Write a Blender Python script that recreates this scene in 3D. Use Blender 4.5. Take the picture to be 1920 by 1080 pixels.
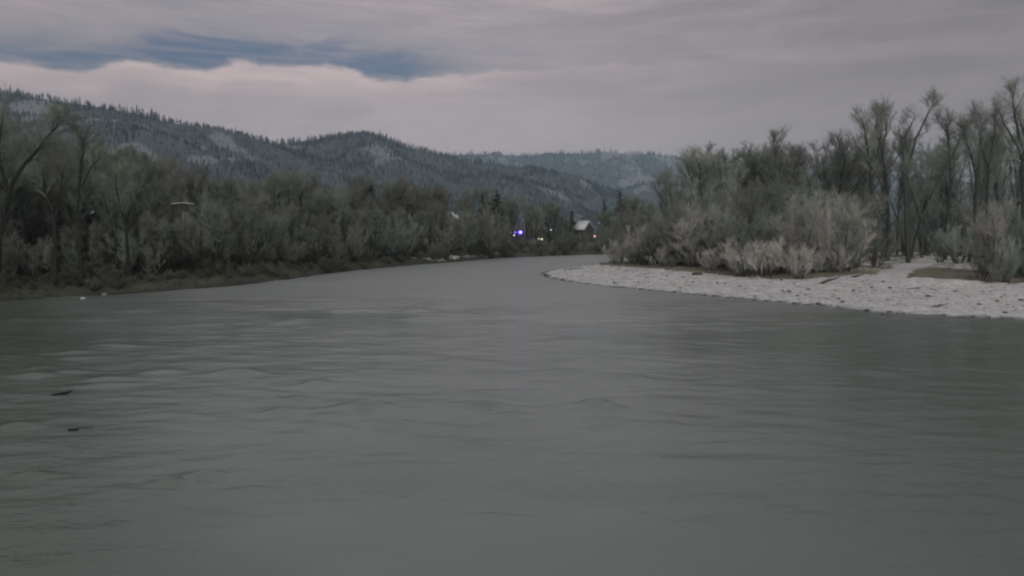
import bpy, math, random
import numpy as np
from mathutils import Vector

for o in list(bpy.data.objects): bpy.data.objects.remove(o)
scene = bpy.context.scene
COL = scene.collection
rad = math.radians

# ------------------------------------------------------------------ camera
H = 7.0; F = 1400.0; PITCH = math.atan(110 / F)
cd = bpy.data.cameras.new('camera'); cam = bpy.data.objects.new('camera', cd); COL.objects.link(cam)
cam.location = (0, 0, H); cam.rotation_euler = (rad(90) - PITCH, 0, 0)
cd.sensor_width = 36; cd.lens = 36 * F / 1920; cd.clip_start = 0.5; cd.clip_end = 30000
scene.camera = cam
scene.render.engine = 'CYCLES'
scene.render.resolution_x = 1024; scene.render.resolution_y = 576
vs = scene.view_settings
vs.view_transform = 'Standard'; vs.look = 'None'; vs.gamma = 1.0; vs.exposure = 0.12
scene.cycles.filter_width = 2.2
scene.cycles.volume_bounces = 1

def ray(px, py):
    cx = (px - 960) / F; cy = (540 - py) / F; c, s = math.cos(PITCH), math.sin(PITCH)
    return np.array([cx, c + cy * s, -s + cy * c])
def gp(px, py, z=0.0):
    d = ray(px, py); t = (z - H) / d[2]; return d * t + np.array([0, 0, H])
def at(px, py, Y):
    d = ray(px, py); return d * (Y / d[1]) + np.array([0, 0, H])
def azel(px, py):
    d = ray(px, py); return math.atan2(d[0], d[1]), d[2] / math.hypot(d[0], d[1])

# ------------------------------------------------------------------ world: dusk sky with cloud layers
world = bpy.data.worlds.new('World'); scene.world = world; world.use_nodes = True
nt = world.node_tree; nt.nodes.clear()
SUN_EL, SUN_ROT = rad(30), rad(168)
class G:
    """small helper for building node graphs"""
    def __init__(s, nt): s.nt = nt
    def n(s, typ, **kw):
        nd = s.nt.nodes.new(typ)
        for k, v in kw.items(): setattr(nd, k, v)
        return nd
    def put(s, sock, v):
        if isinstance(v, bpy.types.NodeSocket): s.nt.links.new(v, sock)
        elif v is not None: sock.default_value = v
    def m(s, op, a, b=None, c=None, clamp=False):
        nd = s.n('ShaderNodeMath', operation=op, use_clamp=clamp)
        s.put(nd.inputs[0], a)
        if b is not None: s.put(nd.inputs[1], b)
        if c is not None: s.put(nd.inputs[2], c)
        return nd.outputs[0]
    def step(s, v, a, b, lo=0.0, hi=1.0):
        nd = s.n('ShaderNodeMapRange', interpolation_type='SMOOTHSTEP')
        s.put(nd.inputs[0], v); s.put(nd.inputs[1], a); s.put(nd.inputs[2], b); s.put(nd.inputs[3], lo); s.put(nd.inputs[4], hi)
        return nd.outputs[0]
    def mix(s, f, a, b, blend='MIX'):
        nd = s.n('ShaderNodeMix', data_type='RGBA', blend_type=blend)
        s.put(nd.inputs[0], f)
        s.put(nd.inputs[6], a if isinstance(a, bpy.types.NodeSocket) else (*a, 1)); s.put(nd.inputs[7], b if isinstance(b, bpy.types.NodeSocket) else (*b, 1))
        return nd.outputs[2]
    def noise(s, vec, scale, detail=4, rough=0.55, dist=0.0):
        nd = s.n('ShaderNodeTexNoise'); s.put(nd.inputs['Vector'], vec)
        nd.inputs['Scale'].default_value = scale; nd.inputs['Detail'].default_value = detail
        nd.inputs['Roughness'].default_value = rough; nd.inputs['Distortion'].default_value = dist
        return nd.outputs['Fac']
    def xyz(s, x, y, z):
        nd = s.n('ShaderNodeCombineXYZ'); s.put(nd.inputs[0], x); s.put(nd.inputs[1], y); s.put(nd.inputs[2], z); return nd.outputs[0]
    def curve(s, v, pts, x0, x1, y0, y1):
        u = s.m('DIVIDE', s.m('SUBTRACT', v, x0), x1 - x0, clamp=True)
        nd = s.n('ShaderNodeFloatCurve'); cm = nd.mapping; c = cm.curves[0]
        P = [((x - x0) / (x1 - x0), (y - y0) / (y1 - y0)) for x, y in pts]
        c.points[0].location = P[0]; c.points[1].location = P[-1]
        for p in P[1:-1]: c.points.new(*p)
        cm.update(); s.put(nd.inputs[1], u); nd.inputs[0].default_value = 1
        return s.m('MULTIPLY_ADD', nd.outputs[0], y1 - y0, y0)

g = G(nt)
tc = g.n('ShaderNodeTexCoord'); sp = g.n('ShaderNodeSeparateXYZ'); nt.links.new(tc.outputs['Generated'], sp.inputs[0])
X, Y, Z = sp.outputs
az = g.m('ARCTAN2', X, Y)
hyp = g.m('SQRT', g.m('ADD', g.m('MULTIPLY', X, X), g.m('MULTIPLY', Y, Y)))
el = g.m('DIVIDE', Z, g.m('MAXIMUM', hyp, 0.05))
sky = g.n('ShaderNodeTexSky', sky_type='NISHITA'); sky.sun_disc = False
sky.sun_elevation = SUN_EL; sky.sun_rotation = SUN_ROT; sky.air_density = 1.0; sky.dust_density = 2.0; sky.ozone_density = 2.0
v1 = g.xyz(g.m('MULTIPLY', az, 3.0), g.m('MULTIPLY', el, 14.0), 0.3)
n1 = g.noise(v1, 1.0, 6, 0.6, 1.0)
n4 = g.noise(g.xyz(g.m('MULTIPLY_ADD', el, 8.0, g.m('MULTIPLY', az, 5.0)), g.m('MULTIPLY', el, 75.0), 7.7), 1.0, 6, 0.62, 1.2)
n2 = g.noise(g.xyz(g.m('MULTIPLY', az, 9.0), g.m('MULTIPLY', el, 40.0), 4.1), 1.0, 5, 0.6, 0.8)
n3 = g.noise(g.xyz(g.m('MULTIPLY', az, 26.0), g.m('MULTIPLY', el, 60.0), 2.2), 1.0, 4, 0.6, 0.3)
lower = [azel(*p) for p in [(-200, 100), (0, 112), (50, 118), (110, 130), (150, 133), (205, 124), (265, 119), (330, 130), (385, 134), (430, 124), (540, 127), (650, 132), (705, 149), (770, 149), (860, 140), (1000, 132), (1200, 120)]]
upper = [azel(*p) for p in [(-200, 100), (0, 104), (100, 98), (250, 94), (400, 90), (470, 92), (540, 96), (620, 100), (700, 108), (800, 120), (870, 130), (1000, 128), (1200, 118)]]
lo_e = g.curve(az, lower, -0.8, 0.3, 0.10, 0.32)
up_e = g.curve(az, upper, -0.8, 0.3, 0.10, 0.32)
w = g.m('MULTIPLY', g.m('SUBTRACT', n3, 0.5), 0.024)
w2 = g.m('MULTIPLY', g.m('SUBTRACT', n2, 0.5), 0.075)
dlo = g.m('ADD', g.m('SUBTRACT', el, lo_e), w)                 # >0 above the lower bank
dup_ = g.m('ADD', g.m('SUBTRACT', el, up_e), w2)               # >0 inside the upper layer
gap = g.m('MULTIPLY', g.step(dlo, -0.004, 0.010), g.step(dup_, -0.006, 0.026, 1.0, 0.0))
gap = g.m('MULTIPLY', g.m('MULTIPLY', gap, g.step(az, -0.16, -0.02, 1.0, 0.0)), g.step(n4, 0.66, 0.45, 0.6, 1.0))
# faint second opening and a thinned purple-grey veil over the gap
veil = g.m('MULTIPLY', g.step(dlo, 0.0, 0.01), g.step(dup_, 0.01, 0.075, 0.62, 0.0))
veil = g.m('MULTIPLY', veil, g.step(az, -0.2, 0.15, 1.0, 0.0))
veil = g.m('MULTIPLY', veil, g.step(n1, 0.35, 0.6, 0.75, 1.1))
rim = g.m('MULTIPLY', g.step(dlo, -0.045, -0.004), g.step(dlo, -0.002, 0.004, 1.0, 0.0))
rim = g.m('MULTIPLY', rim, g.m('MULTIPLY', g.step(az, -0.3, 0.15, 1.0, 0.2), g.step(n2, 0.3, 0.7, 0.45, 1.0)))
K = 10.0
def c10(r, gg, b): return (r * K, gg * K, b * K)
cl = g.mix(g.step(n1, 0.32, 0.68), c10(0.252, 0.224, 0.236), c10(0.375, 0.312, 0.316))
cl = g.mix(g.m('MULTIPLY', g.step(n2, 0.3, 0.7), 0.38), cl, c10(0.300, 0.272, 0.278))
cl = g.mix(g.m('MULTIPLY', g.step(n3, 0.38, 0.66), 0.22), cl, c10(0.225, 0.210, 0.222))
str_ = g.step(az, -0.2, 0.35, 1.0, 0.45)
cl = g.mix(g.m('MULTIPLY', g.m('MULTIPLY', g.step(n4, 0.42, 0.68), 0.42), str_), cl, c10(0.215, 0.205, 0.228))
cl = g.mix(g.m('MULTIPLY', g.m('MULTIPLY', g.step(n4, 0.48, 0.30), 0.35), str_), cl, c10(0.385, 0.322, 0.330))
cl = g.mix(g.m('MULTIPLY', rim, 0.95), cl, c10(0.53, 0.415, 0.40))
cl = g.mix(g.m('MULTIPLY', veil, 0.85), cl, c10(0.200, 0.188, 0.220))
low = g.step(el, 0.10, 0.21, 1.0, 0.0)
cl = g.mix(g.m('MULTIPLY', low, 0.6), cl, c10(0.435, 0.362, 0.350))
skyc = g.mix(0.93, sky.outputs[0], c10(0.072, 0.099, 0.158))
col = g.mix(gap, cl, skyc)
dark = g.m('MULTIPLY', g.step(az, -0.08, 0.62, 1.0, 0.58), g.step(az, -0.62, -0.2, 0.88, 1.0))
dark = g.m('MULTIPLY', dark, g.m('MULTIPLY', g.step(el, 0.35, 1.0, 1.25, 1.6), g.step(g.m('ABSOLUTE', az), 0.9, 1.7, 1.0, 1.35)))
col = g.mix(1.0, col, g.n('ShaderNodeCombineColor').outputs[0], 'MULTIPLY') if False else col
col = g.mix(g.m('MULTIPLY', g.m('MAXIMUM', g.step(el, 0.34, 0.8), g.step(g.m('ABSOLUTE', az), 0.75, 1.3)), 0.9), col, c10(0.278, 0.290, 0.288))
vm = g.n('ShaderNodeVectorMath', operation='SCALE'); g.put(vm.inputs[0], col); g.put(vm.inputs['Scale'], dark)
bg = g.n('ShaderNodeBackground'); g.put(bg.inputs[0], vm.outputs[0]); bg.inputs[1].default_value = 0.1
wo = g.n('ShaderNodeOutputWorld'); nt.links.new(bg.outputs[0], wo.inputs[0])

# ------------------------------------------------------------------ sun (weak, very soft: dusk under cloud)
sd = bpy.data.lights.new('sun', 'SUN'); sun = bpy.data.objects.new('sun', sd); COL.objects.link(sun)
sd.energy = 0.8; sd.angle = rad(25); sd.color = (1.0, 0.96, 0.90)
sdir = Vector((math.sin(SUN_ROT) * math.cos(SUN_EL), math.cos(SUN_ROT) * math.cos(SUN_EL), math.sin(SUN_EL)))
sun.rotation_euler = sdir.to_track_quat('Z', 'Y').to_euler()

# ------------------------------------------------------------------ helpers
def snoise(x, y, scale, seed, octaves=3):
    """smooth pseudo noise about -1..1 from sums of rotated sines"""
    r = np.random.RandomState(seed); out = np.zeros_like(np.asarray(x, float)); amp = 1.0; tot = 0
    for o in range(octaves):
        for k in range(5):
            a = r.uniform(0, 2 * np.pi); f = (2 ** o) / scale * r.uniform(0.7, 1.5) * 2 * np.pi * 0.5
            out = out + amp * np.sin((x * np.cos(a) + y * np.sin(a)) * f + r.uniform(0, 6.28) + 1.3 * np.sin((x * np.sin(a) - y * np.cos(a)) * f * 0.6))
        tot += amp * 2.0; amp *= 0.5
    return out / tot
def sstep(a, b, v): t = np.clip((v - a) / (b - a), 0, 1); return t * t * (3 - 2 * t)

def make_mesh(name, V, Fs, mat, smooth=False, attrs=None):
    """V: (n,3); Fs: list of index arrays, each (k, 3) or (k, 4)"""
    V = np.asarray(V, np.float32); me = bpy.data.meshes.new(name)
    Fs = [np.asarray(f, np.int32) for f in Fs if len(f)]
    me.vertices.add(len(V)); me.vertices.foreach_set('co', V.ravel())
    loops = np.concatenate([f.ravel() for f in Fs]); counts = np.concatenate([np.full(len(f), f.shape[1], np.int32) for f in Fs])
    starts = np.concatenate([[0], np.cumsum(counts)[:-1]]).astype(np.int32)
    me.loops.add(len(loops)); me.loops.foreach_set('vertex_index', loops)
    me.polygons.add(len(counts)); me.polygons.foreach_set('loop_start', starts); me.polygons.foreach_set('loop_total', counts)
    if smooth: me.polygons.foreach_set('use_smooth', np.ones(len(counts), bool))
    for k, a in (attrs or {}).items():
        at_ = me.attributes.new(k, 'FLOAT', 'POINT'); at_.data.foreach_set('value', np.asarray(a, np.float32))
    me.update(calc_edges=True); me.validate()
    me.materials.append(mat)
    return me
def link(name, me, parent=None, loc=None):
    o = bpy.data.objects.new(name, me); COL.objects.link(o)
    if parent: o.parent = parent
    if loc is not None: o.location = loc
    return o
def tag(o, label=None, cat=None, group=None, kind=None):
    if label: o['label'] = label
    if cat: o['category'] = cat
    if group: o['group'] = group
    if kind: o['kind'] = kind
    return o
def empty(name, loc, rz=0.0):
    o = bpy.data.objects.new(name, None); COL.objects.link(o); o.location = loc; o.rotation_euler = (0, 0, rz); o.empty_display_size = 0.3
    return o

class MB:
    def __init__(s): s.V = []; s.T = []; s.Q = []; s.n = 0
    def add(s, V, T=None, Q=None):
        V = np.asarray(V, float).reshape(-1, 3)
        if T is not None and len(T): s.T.append(np.asarray(T) + s.n)
        if Q is not None and len(Q): s.Q.append(np.asarray(Q) + s.n)
        s.V.append(V); s.n += len(V)
    def box(s, a, b):
        (x0, y0, z0), (x1, y1, z1) = a, b
        V = [(x0, y0, z0), (x1, y0, z0), (x1, y1, z0), (x0, y1, z0), (x0, y0, z1), (x1, y0, z1), (x1, y1, z1), (x0, y1, z1)]
        s.add(V, Q=[(0, 3, 2, 1), (4, 5, 6, 7), (0, 1, 5, 4), (1, 2, 6, 5), (2, 3, 7, 6), (3, 0, 4, 7)])
    def tube(s, P, R, n=6):
        P = np.asarray(P, float); R = np.asarray(R, float); m = len(P)
        T = np.gradient(P, axis=0); T /= np.linalg.norm(T, axis=1)[:, None] + 1e-9
        ref = np.where(np.abs(T[:, 2:3]) > 0.9, np.array([[1., 0, 0]]), np.array([[0, 0, 1.]]))
        ref = np.repeat(ref[:1], m, 0) if True else ref
        A = np.cross(T, ref); A /= np.linalg.norm(A, axis=1)[:, None] + 1e-9; B = np.cross(T, A)
        th = np.linspace(0, 2 * np.pi, n, endpoint=False)
        V = P[:, None] + R[:, None, None] * (np.cos(th)[None, :, None] * A[:, None] + np.sin(th)[None, :, None] * B[:, None])
        i = np.arange(m - 1)[:, None] * n; j = np.arange(n)[None]; j2 = (j + 1) % n
        Q = np.stack([i + j, i + j2, i + n + j2, i + n + j], -1).reshape(-1, 4)
        s.add(V.reshape(-1, 3), Q=Q)
    def spikes(s, A, B, R):
        """three-sided tapering twigs from A to B with base radius R"""
        A = np.asarray(A, float); B = np.asarray(B, float); R = np.asarray(R, float)
        if not len(A): return
        D = B - A; D /= np.linalg.norm(D, axis=1)[:, None] + 1e-9
        ref = np.where(np.abs(D[:, 2:3]) > 0.8, np.array([[1., 0, 0]]), np.array([[0, 0, 1.]]))
        U = np.cross(D, ref); U /= np.linalg.norm(U, axis=1)[:, None] + 1e-9; W = np.cross(D, U)
        V = np.empty((len(A), 4, 3))
        for k in range(3):
            t = 2 * np.pi * k / 3; V[:, k] = A + R[:, None] * (math.cos(t) * U + math.sin(t) * W)
        V[:, 3] = B
        i = np.arange(len(A))[:, None] * 4
        T = np.concatenate([i + np.array([[0, 1, 3]]), i + np.array([[1, 2, 3]]), i + np.array([[2, 0, 3]])])
        s.add(V.reshape(-1, 3), T=T)
    def mesh(s, name, mat, smooth=False, attrs=None):
        return make_mesh(name, np.concatenate(s.V), ([np.concatenate(s.T)] if s.T else []) + ([np.concatenate(s.Q)] if s.Q else []), mat, smooth, attrs)
    def build(s, name, mat, parent=None, smooth=False, loc=None):
        return link(name, s.mesh(name, mat, smooth), parent, loc)

# ------------------------------------------------------------------ materials
def new_mat(name):
    m = bpy.data.materials.new(name); m.use_nodes = True; t = m.node_tree
    b = t.nodes['Principled BSDF']; return m, G(t), b
def noisy(name, c1, c2, scale=1.0, rough=0.9, vary=0.0, bump=0.0, coord='Object', stretch=(1, 1, 1), spec=0.2):
    m, g, b = new_mat(name); tc = g.n('ShaderNodeTexCoord'); mp = g.n('ShaderNodeMapping'); mp.inputs['Scale'].default_value = stretch
    g.nt.links.new(tc.outputs[coord], mp.inputs[0])
    f = g.noise(mp.outputs[0], scale, 4, 0.6); f = g.step(f, 0.3, 0.7); c = g.mix(f, c1, c2)
    if vary:
        oi = g.n('ShaderNodeObjectInfo'); hv = g.n('ShaderNodeHueSaturation')
        g.put(hv.inputs['Value'], g.step(oi.outputs['Random'], 0, 1, 1 - vary, 1 + vary)); g.put(hv.inputs['Color'], c); c = hv.outputs[0]
    g.put(b.inputs['Base Color'], c); b.inputs['Roughness'].default_value = rough; b.inputs['Specular IOR Level'].default_value = spec
    if bump:
        bp = g.n('ShaderNodeBump'); bp.inputs['Strength'].default_value = bump; bp.inputs['Distance'].default_value = 0.1
        g.put(bp.inputs['Height'], g.noise(mp.outputs[0], scale * 3, 4, 0.7)); g.put(b.inputs['Normal'], bp.outputs[0])
    return m
def emit(name, c, s):
    m, g, b = new_mat(name); b.inputs['Base Color'].default_value = (*c, 1); b.inputs['Emission Color'].default_value = (*c, 1); b.inputs['Emission Strength'].default_value = s
    # slight unevenness of the glowing cover
    tc = g.n('ShaderNodeTexCoord'); g.put(b.inputs['Roughness'], g.step(g.noise(tc.outputs['Object'], 5), 0.3, 0.7, 0.3, 0.5)); return m

M = {}
M['bark'] = noisy('bark', (0.050, 0.055, 0.046), (0.09, 0.095, 0.08), 2.0, vary=0.15, bump=0.4, stretch=(3, 3, 0.6))
M['bark_dark'] = noisy('bark_dark', (0.030, 0.031, 0.027), (0.060, 0.060, 0.052), 2.0, vary=0.15, bump=0.4, stretch=(3, 3, 0.6))
M['twig_dark'] = noisy('twig_dark', (0.148, 0.172, 0.136), (0.228, 0.254, 0.210), 0.5, vary=0.22)
M['twig_brown'] = noisy('twig_brown', (0.165, 0.160, 0.134), (0.235, 0.226, 0.198), 0.5, vary=0.2)
M['twig_low'] = noisy('twig_low', (0.085, 0.092, 0.070), (0.150, 0.150, 0.118), 0.5, vary=0.3)
M['twig_grey'] = noisy('twig_grey', (0.195, 0.212, 0.180), (0.310, 0.320, 0.285), 0.4, vary=0.3)
M['twig_frost'] = noisy('twig_frost', (0.340, 0.322, 0.295), (0.530, 0.485, 0.455), 0.6, vary=0.3)
M['needle'] = noisy('needle', (0.045, 0.062, 0.044), (0.080, 0.098, 0.072), 1.2, vary=0.2)
M['hill_tree'] = noisy('hill_tree', (0.060, 0.074, 0.078), (0.125, 0.140, 0.146), 0.012, coord='Object')
M['hill_conifer'] = noisy('hill_conifer', (0.040, 0.055, 0.055), (0.072, 0.092, 0.092), 0.02, coord='Object')
M['grass_dry'] = noisy('grass_dry', (0.190, 0.165, 0.130), (0.32, 0.275, 0.225), 0.25)
M['grass_olive'] = noisy('grass_olive', (0.060, 0.064, 0.046), (0.115, 0.108, 0.080), 0.2)
M['stone'] = noisy('stone', (0.34, 0.325, 0.325), (0.56, 0.53, 0.53), 0.8, bump=0.3)
M['stone_dark'] = noisy('stone_dark', (0.035, 0.035, 0.034), (0.095, 0.092, 0.088), 1.5, rough=0.6, bump=0.4)
M['wood_wet'] = noisy('wood_wet', (0.010, 0.010, 0.009), (0.028, 0.026, 0.022), 4.0, rough=0.5, bump=0.5)
M['wood_grey'] = noisy('wood_grey', (0.05, 0.045, 0.04), (0.12, 0.11, 0.10), 4.0, bump=0.5)
M['snow'] = noisy('snow', (0.56, 0.55, 0.56), (0.72, 0.70, 0.70), 1.0, rough=0.8, bump=0.2)
M['wall_dark'] = noisy('wall_dark', (0.060, 0.058, 0.050), (0.100, 0.094, 0.082), 1.5, bump=0.2, stretch=(1, 1, 8))
M['wall_pale'] = noisy('wall_pale', (0.30, 0.27, 0.25), (0.38, 0.35, 0.32), 0.8, bump=0.1)
M['wall_grey'] = noisy('wall_grey', (0.18, 0.17, 0.165), (0.25, 0.24, 0.23), 0.8, bump=0.1)
M['trim'] = noisy('trim', (0.45, 0.44, 0.42), (0.55, 0.54, 0.52), 2.0)
M['glass'] = noisy('glass', (0.02, 0.022, 0.026), (0.04, 0.044, 0.05), 0.8, rough=0.15, spec=0.5)
M['metal'] = noisy('metal', (0.06, 0.06, 0.065), (0.10, 0.10, 0.105), 4.0, rough=0.5)
M['blue_lamp'] = emit('blue_lamp', (0.13, 0.07, 1.0), 10.0)
M['blue_dim'] = emit('blue_dim', (0.34, 0.34, 0.75), 0.5)
M['white_lamp'] = emit('white_lamp', (0.90, 1.0, 0.88), 0.55)
M['warm_lamp'] = emit('warm_lamp', (1.0, 0.86, 0.66), 0.75)
M['pink_lamp'] = emit('pink_lamp', (1.0, 0.55, 0.62), 0.55)

# ------------------------------------------------------------------ river outline (from the shore lines, real metres)
left_edge = [gp(*p)[:2] for p in [(1330, 474), (1240, 475), (1140, 477), (1060, 479), (985, 482), (940, 484), (880, 489), (800, 495), (730, 501), (650, 509), (590, 517), (520, 527), (430, 537), (300, 547), (180, 555), (80, 561), (0, 566)]]
left_edge += [np.array(p) for p in [(-55, 60), (-52, 45), (-49, 25), (-48, 0), (-48, -60), (-50, -300)]]
right_edge = [np.array((60, -300)), np.array((58, -60)), np.array((58, 0)), np.array((57, 30))]
right_edge += [gp(*p)[:2] for p in [(2150, 606), (1920, 599), (1820, 596), (1700, 591), (1620, 584), (1545, 574), (1480, 569), (1400, 562), (1300, 553), (1200, 543), (1120, 536), (1060, 528), (1025, 520), (1012, 512), (1035, 506), (1080, 500), (1140, 494), (1220, 489), (1330, 485)]]
# behind the bar the river runs on to the right
left_edge = [np.array((420, 330)), np.array((240, 265)), np.array((150, 232))] + left_edge
right_edge = right_edge + [np.array((150, 200)), np.array((240, 230)), np.array((420, 290))]
LE, RE = np.array(left_edge), np.array(right_edge)
POLY = np.concatenate([LE, RE])
def seg_dist(x, y, P):
    d = np.full(x.shape, 1e9)
    for a, b in zip(P[:-1], P[1:]):
        ab = b - a; t = np.clip(((x - a[0]) * ab[0] + (y - a[1]) * ab[1]) / (ab @ ab), 0, 1)
        d = np.minimum(d, np.hypot(x - a[0] - t * ab[0], y - a[1] - t * ab[1]))
    return d
def inside(x, y, P):
    c = np.zeros(x.shape, bool); n = len(P)
    for i in range(n):
        (x1, y1), (x2, y2) = P[i], P[(i + 1) % n]
        if y1 == y2: continue
        c ^= ((y1 > y) != (y2 > y)) & (x < (x2 - x1) * (y - y1) / (y2 - y1) + x1)
    return c
def height(x, y):
    x = np.asarray(x, float); y = np.asarray(y, float); sh = x.shape; x = np.atleast_1d(x); y = np.atleast_1d(y)
    dl, dr = seg_dist(x, y, LE), seg_dist(x, y, RE); ins = inside(x, y, POLY)
    wob = 0.6 * snoise(x, y, 6.0, 5, 3)
    dl2 = dl + wob * np.minimum(1, dl / 2); dr2 = dr + wob * 1.2 * np.minimum(1, dr / 3)
    dl2 = dl2 + 0.8 * (snoise(x, y, 11, 15, 2) - .3) * np.minimum(1, dl); hl = 1.0 * sstep(0, 3.0, dl2) + 1.2 * sstep(3, 22, dl2) + 0.12 * snoise(x, y, 5, 7)
    hr = 0.75 * (dr2 / 12).clip(0, 1) ** 0.8 + 0.55 * sstep(10, 26, dr2) + 0.5 * sstep(30, 90, dr2) + 0.10 * snoise(x, y, 4.0, 9) * sstep(0.5, 3, dr2)
    out = np.where(dl < dr, hl, hr)
    far = np.hypot(x, y); out = out + sstep(300, 1500, far) * 6
    h = np.where(ins, -0.02 - np.minimum(1.6, 0.16 * np.minimum(dl, dr)), out + 0.01)
    return h.reshape(sh), dl.reshape(sh), dr.reshape(sh), ins.reshape(sh)
def gz(x, y): return float(height(np.array([x]), np.array([y]))[0][0])

def graded(lo, hi, a, b, step, grow=1.12, cap=600):
    mid = list(np.arange(a, b + 1e-6, step)); L = []; s = step; p = a
    while p > lo: s = min(s * grow, cap); p -= s; L.append(p)
    R = []; s = step; p = mid[-1]
    while p < hi: s = min(s * grow, cap); p += s; R.append(p)
    return np.array(L[::-1] + mid + R)
def grid_faces(nx, ny):
    i = np.arange(ny - 1)[:, None] * nx + np.arange(nx - 1)[None]
    return np.stack([i, i + 1, i + nx + 1, i + nx], -1).reshape(-1, 4)

# vegetation line on the bar and the clearing with its path
veg_line = np.array([gp(x, y, 1.0)[:2] for x, y in [(1120, 489), (1150, 496), (1250, 506), (1400, 520), (1500, 525), (1560, 523), (1625, 519), (1700, 531), (1800, 535), (1920, 537), (2300, 545)]])
path_line = np.array([gp(x, y, 1.3)[:2] for x, y in [(1655, 535), (1668, 520), (1690, 508), (1720, 497), (1745, 488), (1765, 480)]])
clear_poly = np.array([gp(x, y, 1.5)[:2] for x, y in [(1600, 503), (1625, 488), (1700, 477), (1760, 470), (1850, 473), (1850, 500), (1830, 512), (1760, 506), (1690, 512), (1650, 510)]])
mound_poly = np.array([gp(x, y, 1.3)[:2] for x, y in [(1678, 529), (1700, 512), (1760, 505), (1830, 515), (1840, 533), (1740, 532)]])

gx = graded(-7000, 7000, -75, 105, 0.9); gy = graded(-3000, 9000, 25, 225, 0.9)
GX, GY = np.meshgrid(gx, gy); fx, fy = GX.ravel(), GY.ravel()
hz, dl, dr, ins = height(fx, fy)
vd = seg_dist(fx, fy, veg_line)
bar_side = (dr < dl)
vpoly = np.concatenate([veg_line, [[600, 60], [600, 400], [60, 190], [30, 165]]])
behind = inside(fx, fy, vpoly)
beach = np.where(bar_side & ~behind, 1.0, np.where(bar_side, sstep(1.0, 0, vd + 0.8 * snoise(fx, fy, 3, 21)), 0.0))
pd_ = seg_dist(fx, fy, path_line)
path = sstep(3.0, 1.4, pd_ + 0.7 * snoise(fx, fy, 3, 22))
clr = inside(fx, fy, clear_poly).astype(float) * (0.54 + 0.2 * snoise(fx, fy, 5, 52, 2))
shore_snow = np.where(~bar_side, sstep(1.2, 2.2, dl) * sstep(6.5, 4.5, dl + snoise(fx, fy, 6, 33)) * sstep(100, 125, fy) * sstep(1, -8, fx) * (sstep(150, 158, fy) + 0.35 * (snoise(fx, fy, 14, 35, 2) > .3)), 0)
snow_mask = np.clip(np.maximum.reduce([beach, path * 0.9, clr, shore_snow * 0.85]), 0, 1)
hz = hz + np.where(beach > .5, 0.09 * snoise(fx, fy, 1.6, 44, 2), 0) * sstep(1.0, 3.5, dr)
hz = hz + inside(fx, fy, mound_poly) * 0.35
wet = np.where(ins, 1.0, np.where(bar_side, sstep(0.85, 0.3, dr + 0.25 * snoise(fx, fy, 1.5, 31)), sstep(1.2, 0.5, dl)))
gm, g, b = new_mat('ground')
tc = g.n('ShaderNodeTexCoord'); ob = tc.outputs['Object']
def attr(g, nm): a = g.n('ShaderNodeAttribute'); a.attribute_name = nm; return a.outputs['Fac']
na = g.noise(ob, 0.25, 6, 0.65); nb = g.noise(ob, 2.6, 5, 0.7); nc = g.noise(ob, 0.8, 5, 0.6)
soil = g.mix(g.step(na, 0.35, 0.65), (0.095, 0.098, 0.074), (0.165, 0.150, 0.118))
soil = g.mix(g.m('MULTIPLY', g.step(nb, 0.55, 0.7), 0.5), soil, (0.30, 0.27, 0.25))
snowc = g.mix(g.step(nc, 0.35, 0.65), (0.50, 0.475, 0.475), (0.66, 0.625, 0.625))
peb = g.n('ShaderNodeTexVoronoi'); g.put(peb.inputs['Vector'], ob); peb.inputs['Scale'].default_value = 2.4
snowc = g.mix(g.m('MULTIPLY', g.step(peb.outputs['Distance'], 0.32, 0.6), 0.25), snowc, (0.24, 0.225, 0.22))
snowc = g.mix(g.step(nb, 0.62, 0.74, 0.0, 0.7), snowc, (0.22, 0.20, 0.19))
soil = g.mix(attr(g, 'left'), soil, (0.070, 0.070, 0.052))
base = g.mix(g.step(g.m('ADD', attr(g, 'snow'), g.m('MULTIPLY', g.m('SUBTRACT', nb, 0.5), 0.6)), 0.35, 0.65), soil, snowc)
base = g.mix(g.m('MULTIPLY', attr(g, 'wet'), 0.9), base, (0.045, 0.046, 0.042))
g.put(b.inputs['Base Color'], base); b.inputs['Roughness'].default_value = 0.9; b.inputs['Specular IOR Level'].default_value = 0.2
bp = g.n('ShaderNodeBump'); bp.inputs['Strength'].default_value = 0.8; bp.inputs['Distance'].default_value = 0.15
g.put(bp.inputs['Height'], g.m('ADD', nb, peb.outputs['Distance'])); g.put(b.inputs['Normal'], bp.outputs[0])
ground = link('ground', make_mesh('ground', np.stack([fx, fy, hz], -1), [grid_faces(len(gx), len(gy))], gm, True, {'snow': snow_mask, 'wet': wet, 'left': (~bar_side).astype(float) * 0.75}))
tag(ground, kind='structure')

# ------------------------------------------------------------------ river water with real small waves
wx = graded(-130, 480, -46, 46, 0.26, 1.06, 12); wy = np.concatenate([graded(-300, 12, 9, 52, 0.13, 1.10, 10)[:-1], []])
wy = wy[wy < 52]; s = 0.13; p = wy[-1]
ext = []
while p < 360: s = min(s * 1.011, 6); p += s; ext.append(p)
wy = np.concatenate([wy, ext])
WX, WY = np.meshgrid(wx, wy); x, y = WX.ravel(), WY.ravel()
near = sstep(150, 40, y)
wh = 0.024 * snoise(x * 0.55, y, 2.2, 61, 3) + 0.020 * snoise(x * 0.4, y * 1.0 + 0.12 * x, 5.5, 62, 2)
patch = sstep(0.0, 0.7, snoise(x * 0.5, y, 26, 63, 2))
wh += 0.010 * snoise(x * 0.5, y + 0.1 * x, 0.75, 65, 2) * sstep(80, 35, y)
wh += 0.045 * patch * snoise(x * 0.5, y + 0.1 * x, 1.9, 64, 2) * near
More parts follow.
